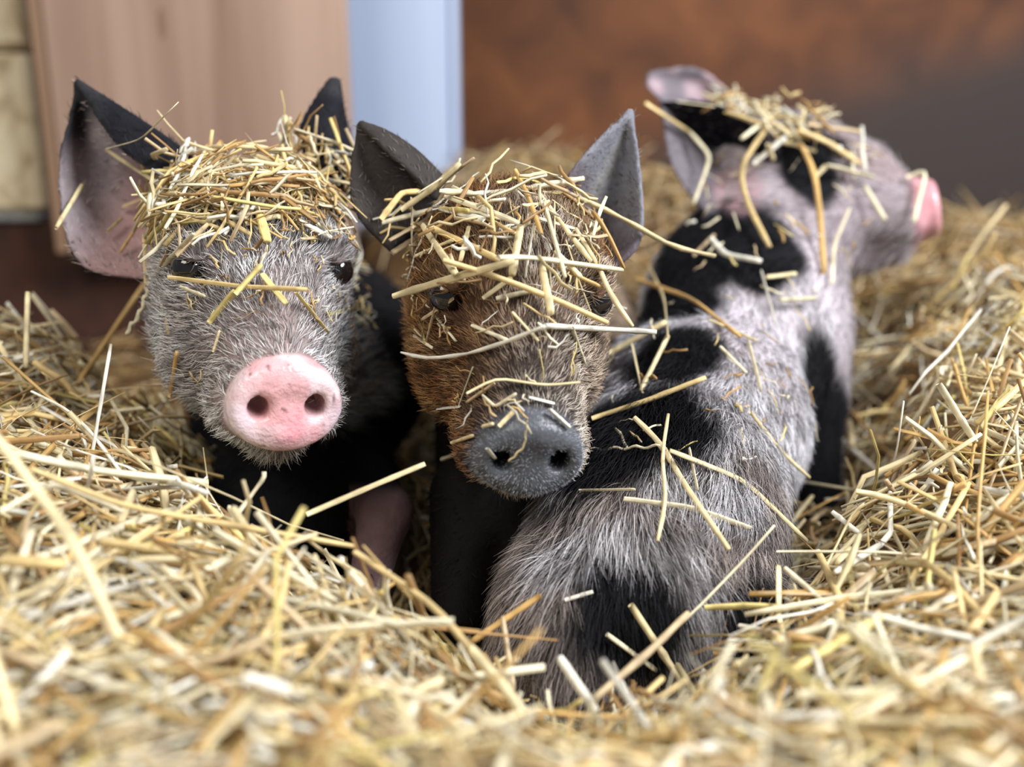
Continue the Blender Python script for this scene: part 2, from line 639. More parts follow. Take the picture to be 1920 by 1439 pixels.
class Head:
    def __init__(self, R, s, snout_at):
        self.R, self.s = R, s
        self.O = np.asarray(snout_at) - R @ (SN * s)

    def w(self, *p):
        return self.O + self.R @ (np.array(p, float) * self.s)

    def loc(self, p):
        return (np.asarray(p) - self.O) @ self.R / self.s

    def build(self, F, disc=(0.034, 0.0285)):
        s, R, w = self.s, self.R, self.w
        E = lambda c, r, k=0.012, sub=False, RR=R: F.ell(w(*c), np.array(r) * s, RR, k * s, sub)
        K = lambda a, b, ra, rb, k=0.012: F.cone(w(*a), w(*b), ra * s, rb * s, k * s)
        E((0, -0.045, 0.000), (0.060, 0.066, 0.060))             # skull
        E((0, -0.012, 0.004), (0.058, 0.050, 0.047), 0.02)       # brow
        E((0, 0.022, -0.006), (0.034, 0.050, 0.036), 0.02)       # bridge of the nose
        K((0, 0.0, -0.030), (0, 0.082, -0.046), 0.049, 0.0315, 0.02)   # muzzle
        for sx in (-1, 1):
            E((sx * 0.031, -0.008, -0.048), (0.031, 0.045, 0.038), 0.018)   # cheek
            E((sx * 0.034, -0.052, -0.038), (0.030, 0.040, 0.042), 0.018)   # jowl
            E((sx * 0.024, 0.066, -0.058), (0.016, 0.028, 0.017), 0.014)    # upper lip
            E((sx * EYE[0] * 0.94, EYE[1] - 0.002, EYE[2] + 0.015), (0.010, 0.014, 0.008), 0.012)  # brow ridge
        K((0, -0.02, -0.078), (0, 0.066, -0.078), 0.036, 0.018, 0.014)   # lower jaw
        # snout disc with a firm rim
        Rd = R @ np.array([[1, 0, 0], [0, math.cos(0.06), -math.sin(0.06)], [0, math.sin(0.06), math.cos(0.06)]])
        F.disc(w(0, SN[1] - 0.004, SN[2]), Rd, disc[0] * s, disc[1] * s, 0.0105 * s, 0.006 * s, 0.004 * s)
        E((0, SN[1] + 0.010, SN[2] + 0.001), (0.023, 0.0035, 0.016), 0.004, True)      # slight dish
        E((0, SN[1] + 0.0045, SN[2] - 0.010), (0.010, 0.004, 0.010), 0.008)
        for sx in (-1, 1):
            E((sx * 0.0165, SN[1] + 0.004, SN[2] + 0.0015), (0.0062, 0.013, 0.0074), 0.003, True)   # nostril
            F.ell(w(sx * EYE[0], EYE[1] + 0.006, EYE[2]), np.array((0.0105, 0.0120, 0.0090)) * s, R, 0.004 * s, True)
            F.cone(w(sx * 0.0445, EYE[1] + 0.013, EYE[2] + 0.0105), w(sx * 0.0535, EYE[1] - 0.006, EYE[2] + 0.0095), 0.0036 * s, 0.003 * s, 0.004 * s)   # upper lid
            F.cone(w(sx * 0.0445, EYE[1] + 0.013, EYE[2] - 0.0100), w(sx * 0.0535, EYE[1] - 0.004, EYE[2] - 0.0100), 0.0030 * s, 0.003 * s, 0.004 * s)   # lower lid
        # mouth line and cleft under the disc
        F.cone(w(-0.026, 0.062, -0.0745), w(0, 0.094, -0.0765), 0.0022 * s, 0.0018 * s, 0.003 * s, True)
        F.cone(w(0.026, 0.062, -0.0745), w(0, 0.094, -0.0765), 0.0022 * s, 0.0018 * s, 0.003 * s, True)


def uv_sphere(c, r, R, name, mat, parent, nu=20, nv=12):
    vs, fs = [], []
    for j in range(nv + 1):
        a = math.pi * j / nv
        for i in range(nu):
            b = 2 * math.pi * i / nu
            vs.append(np.array([math.sin(a) * math.cos(b), math.cos(a), math.sin(a) * math.sin(b)]) * r)
    vs = np.array(vs) @ R.T + c
    for j in range(nv):
        for i in range(nu):
            fs.append((j * nu + i, j * nu + (i + 1) % nu, (j + 1) * nu + (i + 1) % nu, (j + 1) * nu + i))
    return mesh_obj(name, vs, fs, mat, parent)


def vert_normals(V, Q):
    n = np.cross(V[Q[:, 2]] - V[Q[:, 0]], V[Q[:, 3]] - V[Q[:, 1]])
    vn = np.zeros_like(V)
    for i in range(4):
        np.add.at(vn, Q[:, i], n)
    return unit(vn)


def relax(V, Q, it=2, f=0.4):
    for _ in range(it):
        acc = np.zeros_like(V)
        cnt = np.zeros(len(V))
        for i in range(4):
            a, b = Q[:, i], Q[:, (i + 1) % 4]
            np.add.at(acc, a, V[b])
            np.add.at(cnt, a, 1)
            np.add.at(acc, b, V[a])
            np.add.at(cnt, b, 1)
        V = V * (1 - f) + f * acc / np.maximum(cnt, 1)[:, None]
    return V


PIGS = []


class Pig:
    pass


def finish_pig(F, head, ears, base, label, paint, furspec, eyes=(1, -1)):
    """ears: ear row lists. paint(V, n, earinfo, L) -> skin colour, wet. furspec(V, n, ...) -> hair settings"""
    es = [ear_surface(r) for r in ears]
    for (S, n, rad, u, v) in es:
        F.splat(S, rad, 0.006)
    V, Q = F.mesh()
    V = relax(V, Q, 2, 0.35)
    vn = vert_normals(V, Q)
    earid = np.full(len(V), -1)
    eside = np.zeros(len(V))
    eu = np.zeros(len(V))
    ev = np.zeros(len(V))
    for e, (S, n, rad, u, v) in enumerate(es):
        kd = KDTree(len(S))
        for i, p in enumerate(S):
            kd.insert(p, i)
        kd.balance()
        lo, hi = S.min(0) - 0.008, S.max(0) + 0.008
        cand = np.where(np.all((V > lo) & (V < hi), axis=1))[0]
        for i in cand:
            _, j, dist = kd.find(V[i])
            if dist < 0.0068:
                earid[i] = e
                eside[i] = (V[i] - S[j]) @ n[j]
                eu[i] = u[j]
                ev[i] = v[j]
    L = head.loc(V)
    col, wet = paint(V, vn, earid, eside, eu, ev, L)
    pig = bpy.data.objects.new('piglet', None)
    pig.location = base
    COL.objects.link(pig)
    tag(pig, label, 'piglet')
    base = np.asarray(base, float)
    body = mesh_obj('body', V - base, Q, M_SKIN, pig, col)
    at = body.data.attributes.new('wet', 'FLOAT', 'POINT')
    at.data.foreach_set('value', wet.astype(np.float32))
    for sx in eyes:
        e = uv_sphere(head.w(sx * (EYE[0] - 0.0012), EYE[1] + 0.001, EYE[2]) - base, 0.0118 * head.s, head.R, 'eye', M_EYE, pig)
        e['label'] = 'dark shiny eye'
    p = Pig()
    p.F, p.head, p.V, p.Q, p.n, p.L, p.obj, p.base, p.col, p.earid, p.eside = F, head, V, Q, vn, L, pig, base, col, earid, eside
    PIGS.append(p)
    grow_fur(p, furspec)
    return p


def grow_fur(p, spec):
    """spec(C, N, L, T..) gives per-candidate density weight, length, colour, comb vector, lift, radius"""
    V, Q = p.V, p.Q
    c = V[Q].mean(1)
    ar = 0.5 * np.linalg.norm(np.cross(V[Q[:, 2]] - V[Q[:, 0]], V[Q[:, 3]] - V[Q[:, 1]]), axis=1)
    fn = unit(p.n[Q].mean(1))
    out = spec(c, fn, p.L[Q].mean(1), p.earid[Q[:, 0]], p.eside[Q[:, 0]])
    n_tot, dens = out['count'], out['dens']
    w = ar * dens
    w = w / w.sum()
    pick = RNG.choice(len(Q), size=n_tot, p=w)
    ab = RNG.random((n_tot, 2))
    q = Q[pick]
    a, b = ab[:, :1], ab[:, 1:]
    root = (V[q[:, 0]] * (1 - a) * (1 - b) + V[q[:, 1]] * a * (1 - b) + V[q[:, 2]] * a * b + V[q[:, 3]] * (1 - a) * b)
    nn = unit(p.n[q[:, 0]] * (1 - a) * (1 - b) + p.n[q[:, 1]] * a * (1 - b) + p.n[q[:, 2]] * a * b + p.n[q[:, 3]] * (1 - a) * b)
    comb = out['comb'][pick]
    # clumped waviness of the coat
    jit = np.stack([vnoise(root, 90, s) - 0.5 for s in (1, 2, 3)], 1) * 1.3 * out.get('messy', 1.0)
    t = comb + jit
    t = unit(t - nn * np.sum(t * nn, axis=1, keepdims=True))
    t = unit(t + RNG.normal(0, 0.22, t.shape) * out.get('messy', 1.0))
    lift = out['lift'][pick][:, None] * RNG.uniform(0.6, 1.4, (n_tot, 1))
    Ln = (out['len'][pick] * RNG.uniform(0.55, 1.25, n_tot))[:, None]
    npt = 5
    pos = np.zeros((n_tot, npt, 3))
    pos[:, 0] = root - nn * 0.0006
    for k in range(1, npt):
        s = k / (npt - 1)
        d = unit(nn * lift * (1.3 - 1.1 * s) + t * (0.35 + 0.9 * s) + np.array([0, 0, -0.18]) * s)
        pos[:, k] = pos[:, k - 1] + d * Ln / (npt - 1)
    rad = np.array([1.0, 0.95, 0.8, 0.55, 0.18])[None] * (out['rad'][pick] * RNG.uniform(0.7, 1.25, n_tot))[:, None]
    hc = out['col'][pick] * RNG.uniform(0.75, 1.2, (n_tot, 1)) * np.where(RNG.random((n_tot, 1)) < 0.36, RNG.uniform(0.15, 0.5, (n_tot, 1)), 1.0)
    cd = bpy.data.hair_curves.new('fur')
    cd.add_curves([npt] * n_tot)
    cd.attributes['position'].data.foreach_set('vector', (pos - p.base).astype(np.float32).ravel())
    ra = cd.attributes.get('radius') or cd.attributes.new('radius', 'FLOAT', 'POINT')
    ra.data.foreach_set('value', rad.astype(np.float32).ravel())
    ca = cd.attributes.new('Col', 'FLOAT_COLOR', 'CURVE')
    c4 = np.ones((n_tot, 4), np.float32)
    c4[:, :3] = np.clip(hc, 0, 1)
    ca.data.foreach_set('color', c4.ravel())
    cd.materials.append(M_FUR)
    o = bpy.data.objects.new('fur', cd)
    COL.objects.link(o)
    o.parent = p.obj
    o['kind'] = 'stuff'
    o['label'] = out['label']


def rgb(*c):
    return np.array(c, float)


VOX = 0.0025
GREY_SKIN, PINK, BLACK = rgb(0.125, 0.105, 0.11), rgb(0.72, 0.36, 0.36), rgb(0.006, 0.006, 0.008)


def box_of(*pts, pad=0.03):
    a = np.array(pts)
    return a.min(0) - pad, a.max(0) + pad


# ---------- grey piglet with the pink snout (left)
h1 = Head(frame(22, -9, 4), 0.98, P(535, 762, 0.575))
ears1 = [
    [[(350, 350, .672), (285, 318, .665), (215, 265, .67), (152, 168, .688)],
     [(350, 300, .682), (285, 252, .68), (215, 203, .683), (146, 156, .692)],
     [(300, 430, .725), (230, 385, .735), (168, 300, .725), (146, 165, .70)],
     [(285, 525, .69), (150, 490, .68), (112, 330, .69), (145, 170, .695)]],
    [[(575, 300, .72), (566, 240, .72), (590, 190, .73), (616, 150, .74)],
     [(610, 330, .70), (614, 265, .71), (624, 200, .725), (628, 150, .74)],
     [(660, 360, .72), (650, 285, .735), (638, 210, .74), (632, 155, .745)],
     [(690, 390, .75), (662, 290, .76), (640, 205, .76), (632, 160, .75)]],
]
lo, hi = box_of(P(100, 150, .70), P(700, 150, .76), P(300, 1150, .55), P(800, 1150, .62), P(600, 600, 1.15), P(350, 600, 1.15), P(535, 850, .55))
lo[2] = 0.03
F1 = Field(lo, hi, VOX)
b1 = P(540, 640, 0.80)
F1.ell(P(610, 690, .88), (0.092, 0.15, 0.092), k=0.03)
F1.cone(P(505, 600, .75), P(590, 690, .86), 0.054, 0.08, 0.03)          # neck
F1.cone(P(560, 770, .775), P(600, 950, .76), 0.064, 0.062, 0.03)            # chest
F1.cone(P(480, 900, .73), P(470, 1180, .69), 0.030, 0.019, 0.02)          # fore leg
F1.cone(P(660, 880, .74), P(722, 960, .67), 0.028, 0.017, 0.015)           # fore leg
F1.cone(P(722, 960, .67), P(690, 1100, .645), 0.017, 0.013, 0.01)
F1.cone(P(560, 760, .98), P(600, 1000, .95), 0.05, 0.03, 0.03)
F1.cone(P(450, 760, .98), P(420, 1000, .95), 0.05, 0.03, 0.03)
h1.build(F1)


def snout_mask(L, r=1.0):
    rr = np.sqrt((L[:, 0] / 0.0355) ** 2 + ((L[:, 2] - SN[2]) / 0.030) ** 2)
    return (1 - sstep(0.96, 1.06, rr * r)) * sstep(SN[1] - 0.012, SN[1] - 0.004, L[:, 1])


def nostril_mask(L):
    m = np.zeros(len(L))
    for sx in (-1, 1):
        d = np.sqrt(((L[:, 0] - sx * 0.0165) / 0.0075) ** 2 + ((L[:, 2] - SN[2] - 0.0015) / 0.0085) ** 2)
        m = np.maximum(m, 1 - sstep(0.65, 1.0, d))
    return m * (L[:, 1] > SN[1] - 0.02)


def eye_mask(L, r):
    m = np.zeros(len(L))
    for sx in (-1, 1):
        d = np.linalg.norm(L - EYE * (sx, 1, 1), axis=1)
        m = np.maximum(m, 1 - sstep(r * 0.6, r, d))
    return m


def paint1(V, n, eid, es, eu, ev, L):
    c = np.tile(GREY_SKIN, (len(V), 1))
    nz = vnoise(V, 45, 5)
    c = mix(c, rgb(0.30, 0.24, 0.24), sstep(0.35, 0.75, nz) * 0.6)
    c = mix(c, rgb(0.42, 0.30, 0.28), sstep(0.03, 0.085, L[:, 1]) * 0.5)           # pinker muzzle
    c = mix(c, rgb(0.055, 0.05, 0.055), sstep(0.02, 0.055, L[:, 2]) * 0.8)           # dark crown
    c = mix(c, BLACK, sstep(-0.045, -0.075, L[:, 1]))                                # black body
    c = mix(c, BLACK, sstep(-0.100, -0.120, L[:, 2]))
    c = mix(c, rgb(0.30, 0.22, 0.22), eye_mask(L, 0.022) * 0.7)
    px, py, d = proj(V)
    leg = sstep(900, 930, py) * (px > 655)
    c = mix(c, rgb(0.15, 0.095, 0.10), leg)
    ear = eid >= 0
    inn = np.where(eid == 0, es > 0, es > 0)
    inner = ear & inn
    outer = ear & ~inn
    pinkish = mix(np.tile(rgb(0.34, 0.29, 0.31), (len(V), 1)), rgb(0.40, 0.25, 0.25), sstep(0.55, 0.15, eu))
    ec = mix(np.tile(rgb(0.012, 0.012, 0.017), (len(V), 1)), pinkish, sstep(-0.0015, 0.0022, es))
    c[ear] = ec[ear]
    tipd = sstep(0.68, 0.85, eu)
    c = np.where(ear[:, None], mix(c, rgb(0.03, 0.03, 0.035), tipd), c)
    sm = snout_mask(L)
    pk = mix(np.tile(rgb(0.80, 0.60, 0.63), (len(V), 1)), rgb(0.76, 0.42, 0.44), sstep(0.4, 0.65, vnoise(V, 70, 9)))
    pk = mix(pk, rgb(0.80, 0.68, 0.76), sstep(0.015, 0.028, np.abs(L[:, 0])) * sstep(0.012, -0.004, L[:, 2] - SN[2]) * 0.75)
    deep = np.exp(-((L[:, 0] + 0.004) / 0.012) ** 2 - ((L[:, 2] - SN[2] + 0.012) / 0.012) ** 2)
    pk = mix(pk, rgb(0.82, 0.33, 0.38), deep * 0.9)
    spot = sstep(0.80, 0.88, vnoise(V, 300, 21))
    pk = mix(pk, rgb(0.12, 0.06, 0.06), spot * 0.8)
    c = mix(c, pk, sm)
    c = mix(c, rgb(0.22, 0.08, 0.07), nostril_mask(L) * 0.8)
    return c, np.clip(sm * 1.0, 0, 1)


def comb_head(c, head, tail):
    t = unit(c - head.w(0, SN[1] + 0.02, SN[2] + 0.0))
    return unit(t + tail)


def fur1(c, n, L, eid, es):
    sm = snout_mask(L, 0.97)
    vis = sstep(-0.55, 0.0, np.sum(n * unit(CAM - c), axis=1)) * 0.9 + 0.1
    headm = sstep(-0.12, -0.06, L[:, 1])
    dens = (1 - sm) * vis * (0.12 + 0.88 * headm) * (1 - eye_mask(L, 0.015)) * np.where(eid >= 0, 0.35, 1.0)
    dens = dens * (1 - 0.93 * sstep(-0.112, -0.13, L[:, 2]))
    lpx, lpy, _ = proj(c)
    dens = dens * np.where((lpx > 655) & (lpy > 890), 0.03, 1.0)
    nz = vnoise(c, 60, 31)
    col = np.tile(rgb(0.74, 0.70, 0.68), (len(c), 1))
    col = mix(col, rgb(0.92, 0.92, 0.94), sstep(0.35, 0.7, nz))
    col = mix(col, rgb(0.30, 0.27, 0.26), sstep(0.52, 0.30, vnoise(c, 140, 33)) * 0.8)
    col = mix(col, rgb(0.05, 0.05, 0.05), sstep(0.03, 0.06, L[:, 2]) * 0.6)
    col = mix(col, rgb(0.009, 0.009, 0.011), sstep(-0.050, -0.080, L[:, 1]))
    col = mix(col, rgb(0.009, 0.009, 0.011), sstep(-0.102, -0.122, L[:, 2]))
    ea = eid >= 0
    inn = np.where(eid == 0, es > 0, es > 0)
    col[ea & inn] = rgb(0.62, 0.54, 0.48)
    col[ea & ~inn] = rgb(0.03, 0.03, 0.035)
    ln = 0.0066 + 0.004 * sstep(0.05, -0.02, L[:, 1]) + 0.002 * sstep(-0.03, -0.08, L[:, 2])
    ln = ln * np.where(ea, 0.55, 1.0)
    return dict(count=30000, dens=dens, col=col, len=ln * 1.25, lift=np.full(len(c), 0.50), rad=np.full(len(c), 0.00019),
                comb=comb_head(c, h1, np.array([0, 0, -0.15])), messy=1.0, label='short pale grey bristly hair')


pig1 = finish_pig(F1, h1, ears1, (b1[0], b1[1], 0.09), 'grey piglet with a wet pink snout facing forward under a straw cap', paint1, fur1)

# ---------- brown piglet with the dark snout (middle)
h2 = Head(frame(7, -18, 4), 0.98, P(992, 858, 0.560))
ears2 = [
    [[(815, 372, .650), (765, 318, .643), (716, 275, .645), (682, 242, .655)],
     [(825, 340, .665), (772, 288, .66), (720, 252, .658), (678, 234, .662)],
     [(775, 425, .672), (722, 370, .668), (692, 308, .665), (676, 240, .667)],
     [(735, 470, .66), (668, 395, .655), (660, 312, .658), (673, 245, .663)]],
    [[(1035, 380, .655), (1082, 312, .652), (1130, 256, .657), (1177, 213, .667)],
     [(1070, 430, .68), (1112, 372, .683), (1147, 300, .68), (1180, 211, .670)],
     [(1100, 490, .69), (1158, 425, .69), (1174, 330, .68), (1182, 212, .670)],
     [(1110, 530, .66), (1196, 455, .655), (1199, 330, .662), (1183, 215, .667)]],
]
lo, hi = box_of(P(650, 200, .67), P(1230, 200, .70), P(800, 1150, .58), P(1150, 1150, .60), P(1250, 600, 1.1), P(900, 600, 1.1), P(990, 930, .53))
lo[2] = 0.03
F2 = Field(lo, hi, VOX)
b2 = P(1000, 640, 0.82)
F2.ell(P(1030, 660, .90), (0.085, 0.15, 0.085), k=0.03)
F2.cone(P(950, 590, .74), P(1030, 690, .86), 0.055, 0.075, 0.03)
F2.cone(P(960, 770, .75), P(960, 980, .73), 0.058, 0.055, 0.03)
F2.cone(P(880, 930, .69), P(860, 1160, .65), 0.028, 0.018, 0.02)
F2.cone(P(1010, 930, .69), P(1000, 1160, .66), 0.028, 0.018, 0.02)
F2.cone(P(1080, 760, 1.02), P(1100, 1000, 1.0), 0.05, 0.03, 0.03)
F2.cone(P(980, 760, 1.02), P(960, 1000, 1.0), 0.05, 0.03, 0.03)
h2.build(F2, disc=(0.0315, 0.0245))


def paint2(V, n, eid, es, eu, ev, L):
    c = np.tile(rgb(0.085, 0.045, 0.026), (len(V), 1))
    c = mix(c, rgb(0.16, 0.085, 0.045), sstep(0.4, 0.7, vnoise(V, 45, 5)) * 0.7)
    c = mix(c, rgb(0.05, 0.04, 0.04), sstep(0.04, 0.085, L[:, 1]))
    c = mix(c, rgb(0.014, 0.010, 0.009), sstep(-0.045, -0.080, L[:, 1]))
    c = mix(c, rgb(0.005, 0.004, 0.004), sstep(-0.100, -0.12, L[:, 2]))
    px, py, d = proj(V)
    c = mix(c, rgb(0.20, 0.14, 0.10), sstep(0.74, 0.80, d) * (px > 1080))
    ear = eid >= 0
    inn = np.where(eid == 0, es > 0, es > 0)
    c[ear] = rgb(0.10, 0.095, 0.105)
    g = mix(np.tile(rgb(0.19, 0.19, 0.22), (len(V), 1)), rgb(0.11, 0.075, 0.09), sstep(0.5, 0.1, eu))
    c[ear & (eid == 1)] = g[ear & (eid == 1)]
    c[ear & (eid == 0)] = rgb(0.045, 0.038, 0.035)
    ridge = np.exp(-((ev - 0.3) / 0.10) ** 2) * (eid == 1)
    c = mix(c, rgb(0.36, 0.35, 0.33), ridge * sstep(0.1, 0.5, eu) * 0.8)
    sm = snout_mask(L)
    c = mix(c, rgb(0.085, 0.090, 0.105), sm)
    c = mix(c, rgb(0.004, 0.004, 0.006), nostril_mask(L))
    return c, np.clip(sm * 0.6, 0, 1)


def fur2(c, n, L, eid, es):
    sm = snout_mask(L, 0.97)
    vis = sstep(-0.55, 0.0, np.sum(n * unit(CAM - c), axis=1)) * 0.9 + 0.1
    headm = sstep(-0.12, -0.06, L[:, 1])
    dens = (1 + sm * 0.5) * vis * (0.2 + 0.8 * headm) * (1 - eye_mask(L, 0.015)) * np.where(eid >= 0, 0.2, 1.0) * (1 - nostril_mask(L)) * (1 - 0.93 * sstep(-0.112, -0.13, L[:, 2]) * (c[:, 1] < 0.80))
    mid = np.exp(-((L[:, 0] + 0.010) / 0.026) ** 2) * sstep(-0.06, 0.0, L[:, 1])
    col = np.tile(rgb(0.30, 0.14, 0.05), (len(c), 1))
    col = mix(col, rgb(0.46, 0.27, 0.12), sstep(0.4, 0.7, vnoise(c, 70, 41)))
    col = mix(col, rgb(0.80, 0.72, 0.62), np.clip(mid * 1.0 + 0.5 * sstep(0.03, -0.03, L[:, 0]) * (L[:, 1] > 0.0), 0, 1) * 0.85)
    col = mix(col, rgb(0.06, 0.04, 0.03), sstep(0.5, 0.30, vnoise(c, 150, 43)) * 0.7)
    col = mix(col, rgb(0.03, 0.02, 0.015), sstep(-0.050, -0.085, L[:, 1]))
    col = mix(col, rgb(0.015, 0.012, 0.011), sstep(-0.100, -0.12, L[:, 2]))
    px, py, d = proj(c)
    col = mix(col, rgb(0.34, 0.26, 0.19), sstep(0.74, 0.80, d) * (px > 1080))
    ea = eid >= 0
    col[ea] = rgb(0.22, 0.20, 0.18)
    col = mix(col, rgb(0.48, 0.51, 0.57), sm)
    ln = 0.0062 + 0.0038 * sstep(0.05, -0.02, L[:, 1])
    ln = ln * np.where(ea, 0.5, 1.0)
    ln = ln * (1 - 0.66 * sm)
    return dict(count=40000, dens=dens, col=col, len=ln * 1.15, lift=0.50 + 1.6 * sm, rad=np.where(sm > 0.5, 0.00008, 0.00018),
                comb=comb_head(c, h2, np.array([0, 0, -0.15])), messy=1.0, label='short brown bristly hair with a pale blaze')


h3 = Head(frame(76, 7, 10), 0.95, P(1742, 392, 0.905))
ears3 = [
    [[(1455, 285, .868), (1390, 222, .868), (1320, 192, .875), (1245, 192, .89)],
     [(1440, 320, .905), (1360, 272, .92), (1300, 240, .91), (1243, 197, .895)],
     [(1420, 370, .905), (1350, 322, .915), (1288, 275, .905), (1242, 203, .895)],
     [(1430, 440, .868), (1330, 400, .865), (1262, 312, .88), (1241, 208, .892)]],
    [[(1440, 235, .985), (1365, 172, .995), (1305, 130, .985), (1222, 134, .98)],
     [(1440, 250, .99), (1350, 190, 1.005), (1290, 155, .995), (1218, 142, .982)],
     [(1430, 270, .985), (1340, 205, 1.00), (1270, 180, .99), (1216, 152, .981)],
     [(1420, 290, .97), (1330, 225, .975), (1255, 200, .975), (1215, 165, .976)]],
]
lo, hi = box_of(P(1200, 100, 1.0), P(1790, 300, .98), P(900, 1380, .52), P(1600, 1250, .56), P(1600, 700, 1.0), P(1100, 600, .95))
lo[2] = 0.04
F3 = Field(lo, hi, VOX)
b3 = P(1300, 900, 0.70)
F3.cone(P(1480, 400, .94), P(1400, 540, .90), 0.066, 0.080, 0.03)          # neck
F3.ell(P(1385, 640, .86), (0.088, 0.088, 0.088), k=0.04)                   # shoulders
F3.ell(P(1300, 800, .76), (0.084, 0.09, 0.085), k=0.05)                   # back
F3.ell(P(1255, 950, .68), (0.070, 0.085, 0.080), k=0.04)                   # loin
F3.ell(P(1200, 1090, .63), (0.067, 0.070, 0.070), k=0.04)                  # rump
F3.ell(P(1078, 1185, .605), (0.043, 0.055, 0.058), k=0.022)                # near haunch
F3.ell(P(1150, 990, .635), (0.034, 0.050, 0.042), k=0.022)                 # hip
F3.cone(P(1280, 1150, .60), P(1530, 1205, .60), 0.042, 0.024, 0.02)        # hind leg stretched to the side
F3.cone(P(1490, 610, .86), P(1515, 760, .86), 0.036, 0.028, 0.025)         # fore leg
F3.cone(P(1515, 760, .86), P(1530, 1000, .84), 0.028, 0.020, 0.015)
F3.cone(P(1300, 700, .95), P(1290, 1000, .93), 0.036, 0.022, 0.02)
h3.build(F3)
# the brown piglet leans against its neighbour: its side is pressed in where they touch
_ax = [F2.lo[k] + np.arange(F2.n[k]) * VOX for k in range(3)]
_w = [np.where((_ax[k] > F3.lo[k]) & (_ax[k] < F3.lo[k] + (F3.n[k] - 1) * VOX))[0] for k in range(3)]
_sl = tuple(slice(w_[0], w_[-1] + 1) for w_ in _w)
_g = np.stack(np.meshgrid(*[_ax[k][_w[k]] for k in range(3)], indexing='ij'), -1)
_near = np.where(F2.a[_sl].ravel() < 0.012)[0]
_d = np.full(F2.a[_sl].size, 0.06, np.float32)
_d[_near] = F3.sample(_g.reshape(-1, 3)[_near])
F2.a[_sl] = np.maximum(F2.a[_sl], 0.003 - _d.reshape(F2.a[_sl].shape))
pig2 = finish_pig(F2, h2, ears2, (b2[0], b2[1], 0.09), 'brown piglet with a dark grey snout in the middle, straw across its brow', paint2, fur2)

# ---------- black and white piglet seated with its back to us, head turned to the side (right)


def pmask(px, py, x, y, rx, ry, soft=0.35, V=None):
    d = np.sqrt(((px - x) / rx) ** 2 + ((py - y) / ry) ** 2)
    if V is not None:
        d = d + (vnoise(V, 40, 77) - 0.5) * 0.35
    return 1 - sstep(1 - soft, 1 + soft, d)


# centres of the coat patches as points on the animal, each a ball in space
def ball(V, c, r, soft=0.25):
    q = np.linalg.norm(V - c, axis=1) / r + (vnoise(V, 38, 77) - 0.5) * 0.5
    return 1 - sstep(1 - soft, 1 + soft, q)


def on_field(F, px, py, d0=0.4, d1=1.1):
    ds = np.arange(d0, d1, 0.002)
    q = PA(np.stack([np.full(len(ds), px), np.full(len(ds), py), ds], 1))
    h = F.sample(q) < 0
    return q[h.argmax()]


PATCH3 = [(on_field(F3, x, y), r) for (x, y, r) in (
    (1330, 430, .056), (1290, 500, .052), (1400, 430, .045), (1440, 470, .036), (1420, 510, .026), (1250, 540, .040), (1270, 580, .040), (1290, 650, .030), (1250, 680, .030),
    (1215, 780, .040), (1140, 800, .040), (1270, 800, .026), (1150, 850, .030),
    (1165, 1140, .030), (1205, 1125, .024), (1530, 710, .034), (1545, 790, .035), (1535, 860, .035), (1540, 930, .035), (1400, 1130, .022))]


def patches3(V, L):
    m = np.zeros(len(V))
    for (c, r) in PATCH3:
        m = np.maximum(m, ball(V, c, r))
    hd = sstep(-0.14, -0.10, L[:, 1])
    eyep = 1 - sstep(0.8, 1.15, np.sqrt(((L[:, 1] + 0.010 + 0.25 * L[:, 2]) / 0.024) ** 2 + ((L[:, 2] - 0.002) / 0.046) ** 2) + (vnoise(V, 50, 78) - 0.5) * 0.6)
    return np.maximum(m, eyep * hd * (L[:, 1] > -0.06))


def paint3(V, n, eid, es, eu, ev, L):
    px, py, d = proj(V)
    c = np.tile(rgb(0.52, 0.46, 0.50), (len(V), 1))
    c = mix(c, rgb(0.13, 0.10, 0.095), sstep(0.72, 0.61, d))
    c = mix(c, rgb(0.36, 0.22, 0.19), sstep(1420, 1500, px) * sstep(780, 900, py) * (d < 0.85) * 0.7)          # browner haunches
    c = mix(c, rgb(0.30, 0.25, 0.27), sstep(-0.08, -0.02, L[:, 1]) * sstep(0.8, 0.86, d))
    c = mix(c, rgb(0.30, 0.22, 0.22), sstep(-0.015, 0.0, L[:, 2] - 0.25 * (0.02 - L[:, 1])) * sstep(0.0, 0.05, L[:, 1]) * 0.7)
    c = mix(c, BLACK, patches3(V, L))
    ear = eid >= 0
    c[ear] = rgb(0.17, 0.15, 0.17)
    c = np.where(ear[:, None], mix(c, rgb(0.008, 0.008, 0.012), (eid == 0) * sstep(0.70, 0.45, ev)), c)
    c = np.where(ear[:, None], mix(c, rgb(0.40, 0.30, 0.33), (eid == 1) * sstep(0.4, 0.7, vnoise(V, 50, 3))), c)
    c = mix(c, rgb(0.50, 0.32, 0.34), pmask(px, py, 1385, 355, 45, 45) * (d < 0.93) * 0.8)
    sm = snout_mask(L)
    rim = np.maximum(sm, sstep(0.078, 0.088, L[:, 1]) * (d > 0.8))
    c = mix(c, rgb(0.62, 0.30, 0.33), rim)
    c = mix(c, rgb(0.10, 0.03, 0.03), nostril_mask(L) * 0.85)
    return c, sm * 0.9


SP3 = PA([(1480, 400, .90), (1385, 560, .84), (1310, 720, .76), (1240, 870, .68), (1130, 960, .60), (1080, 1200, .55)])


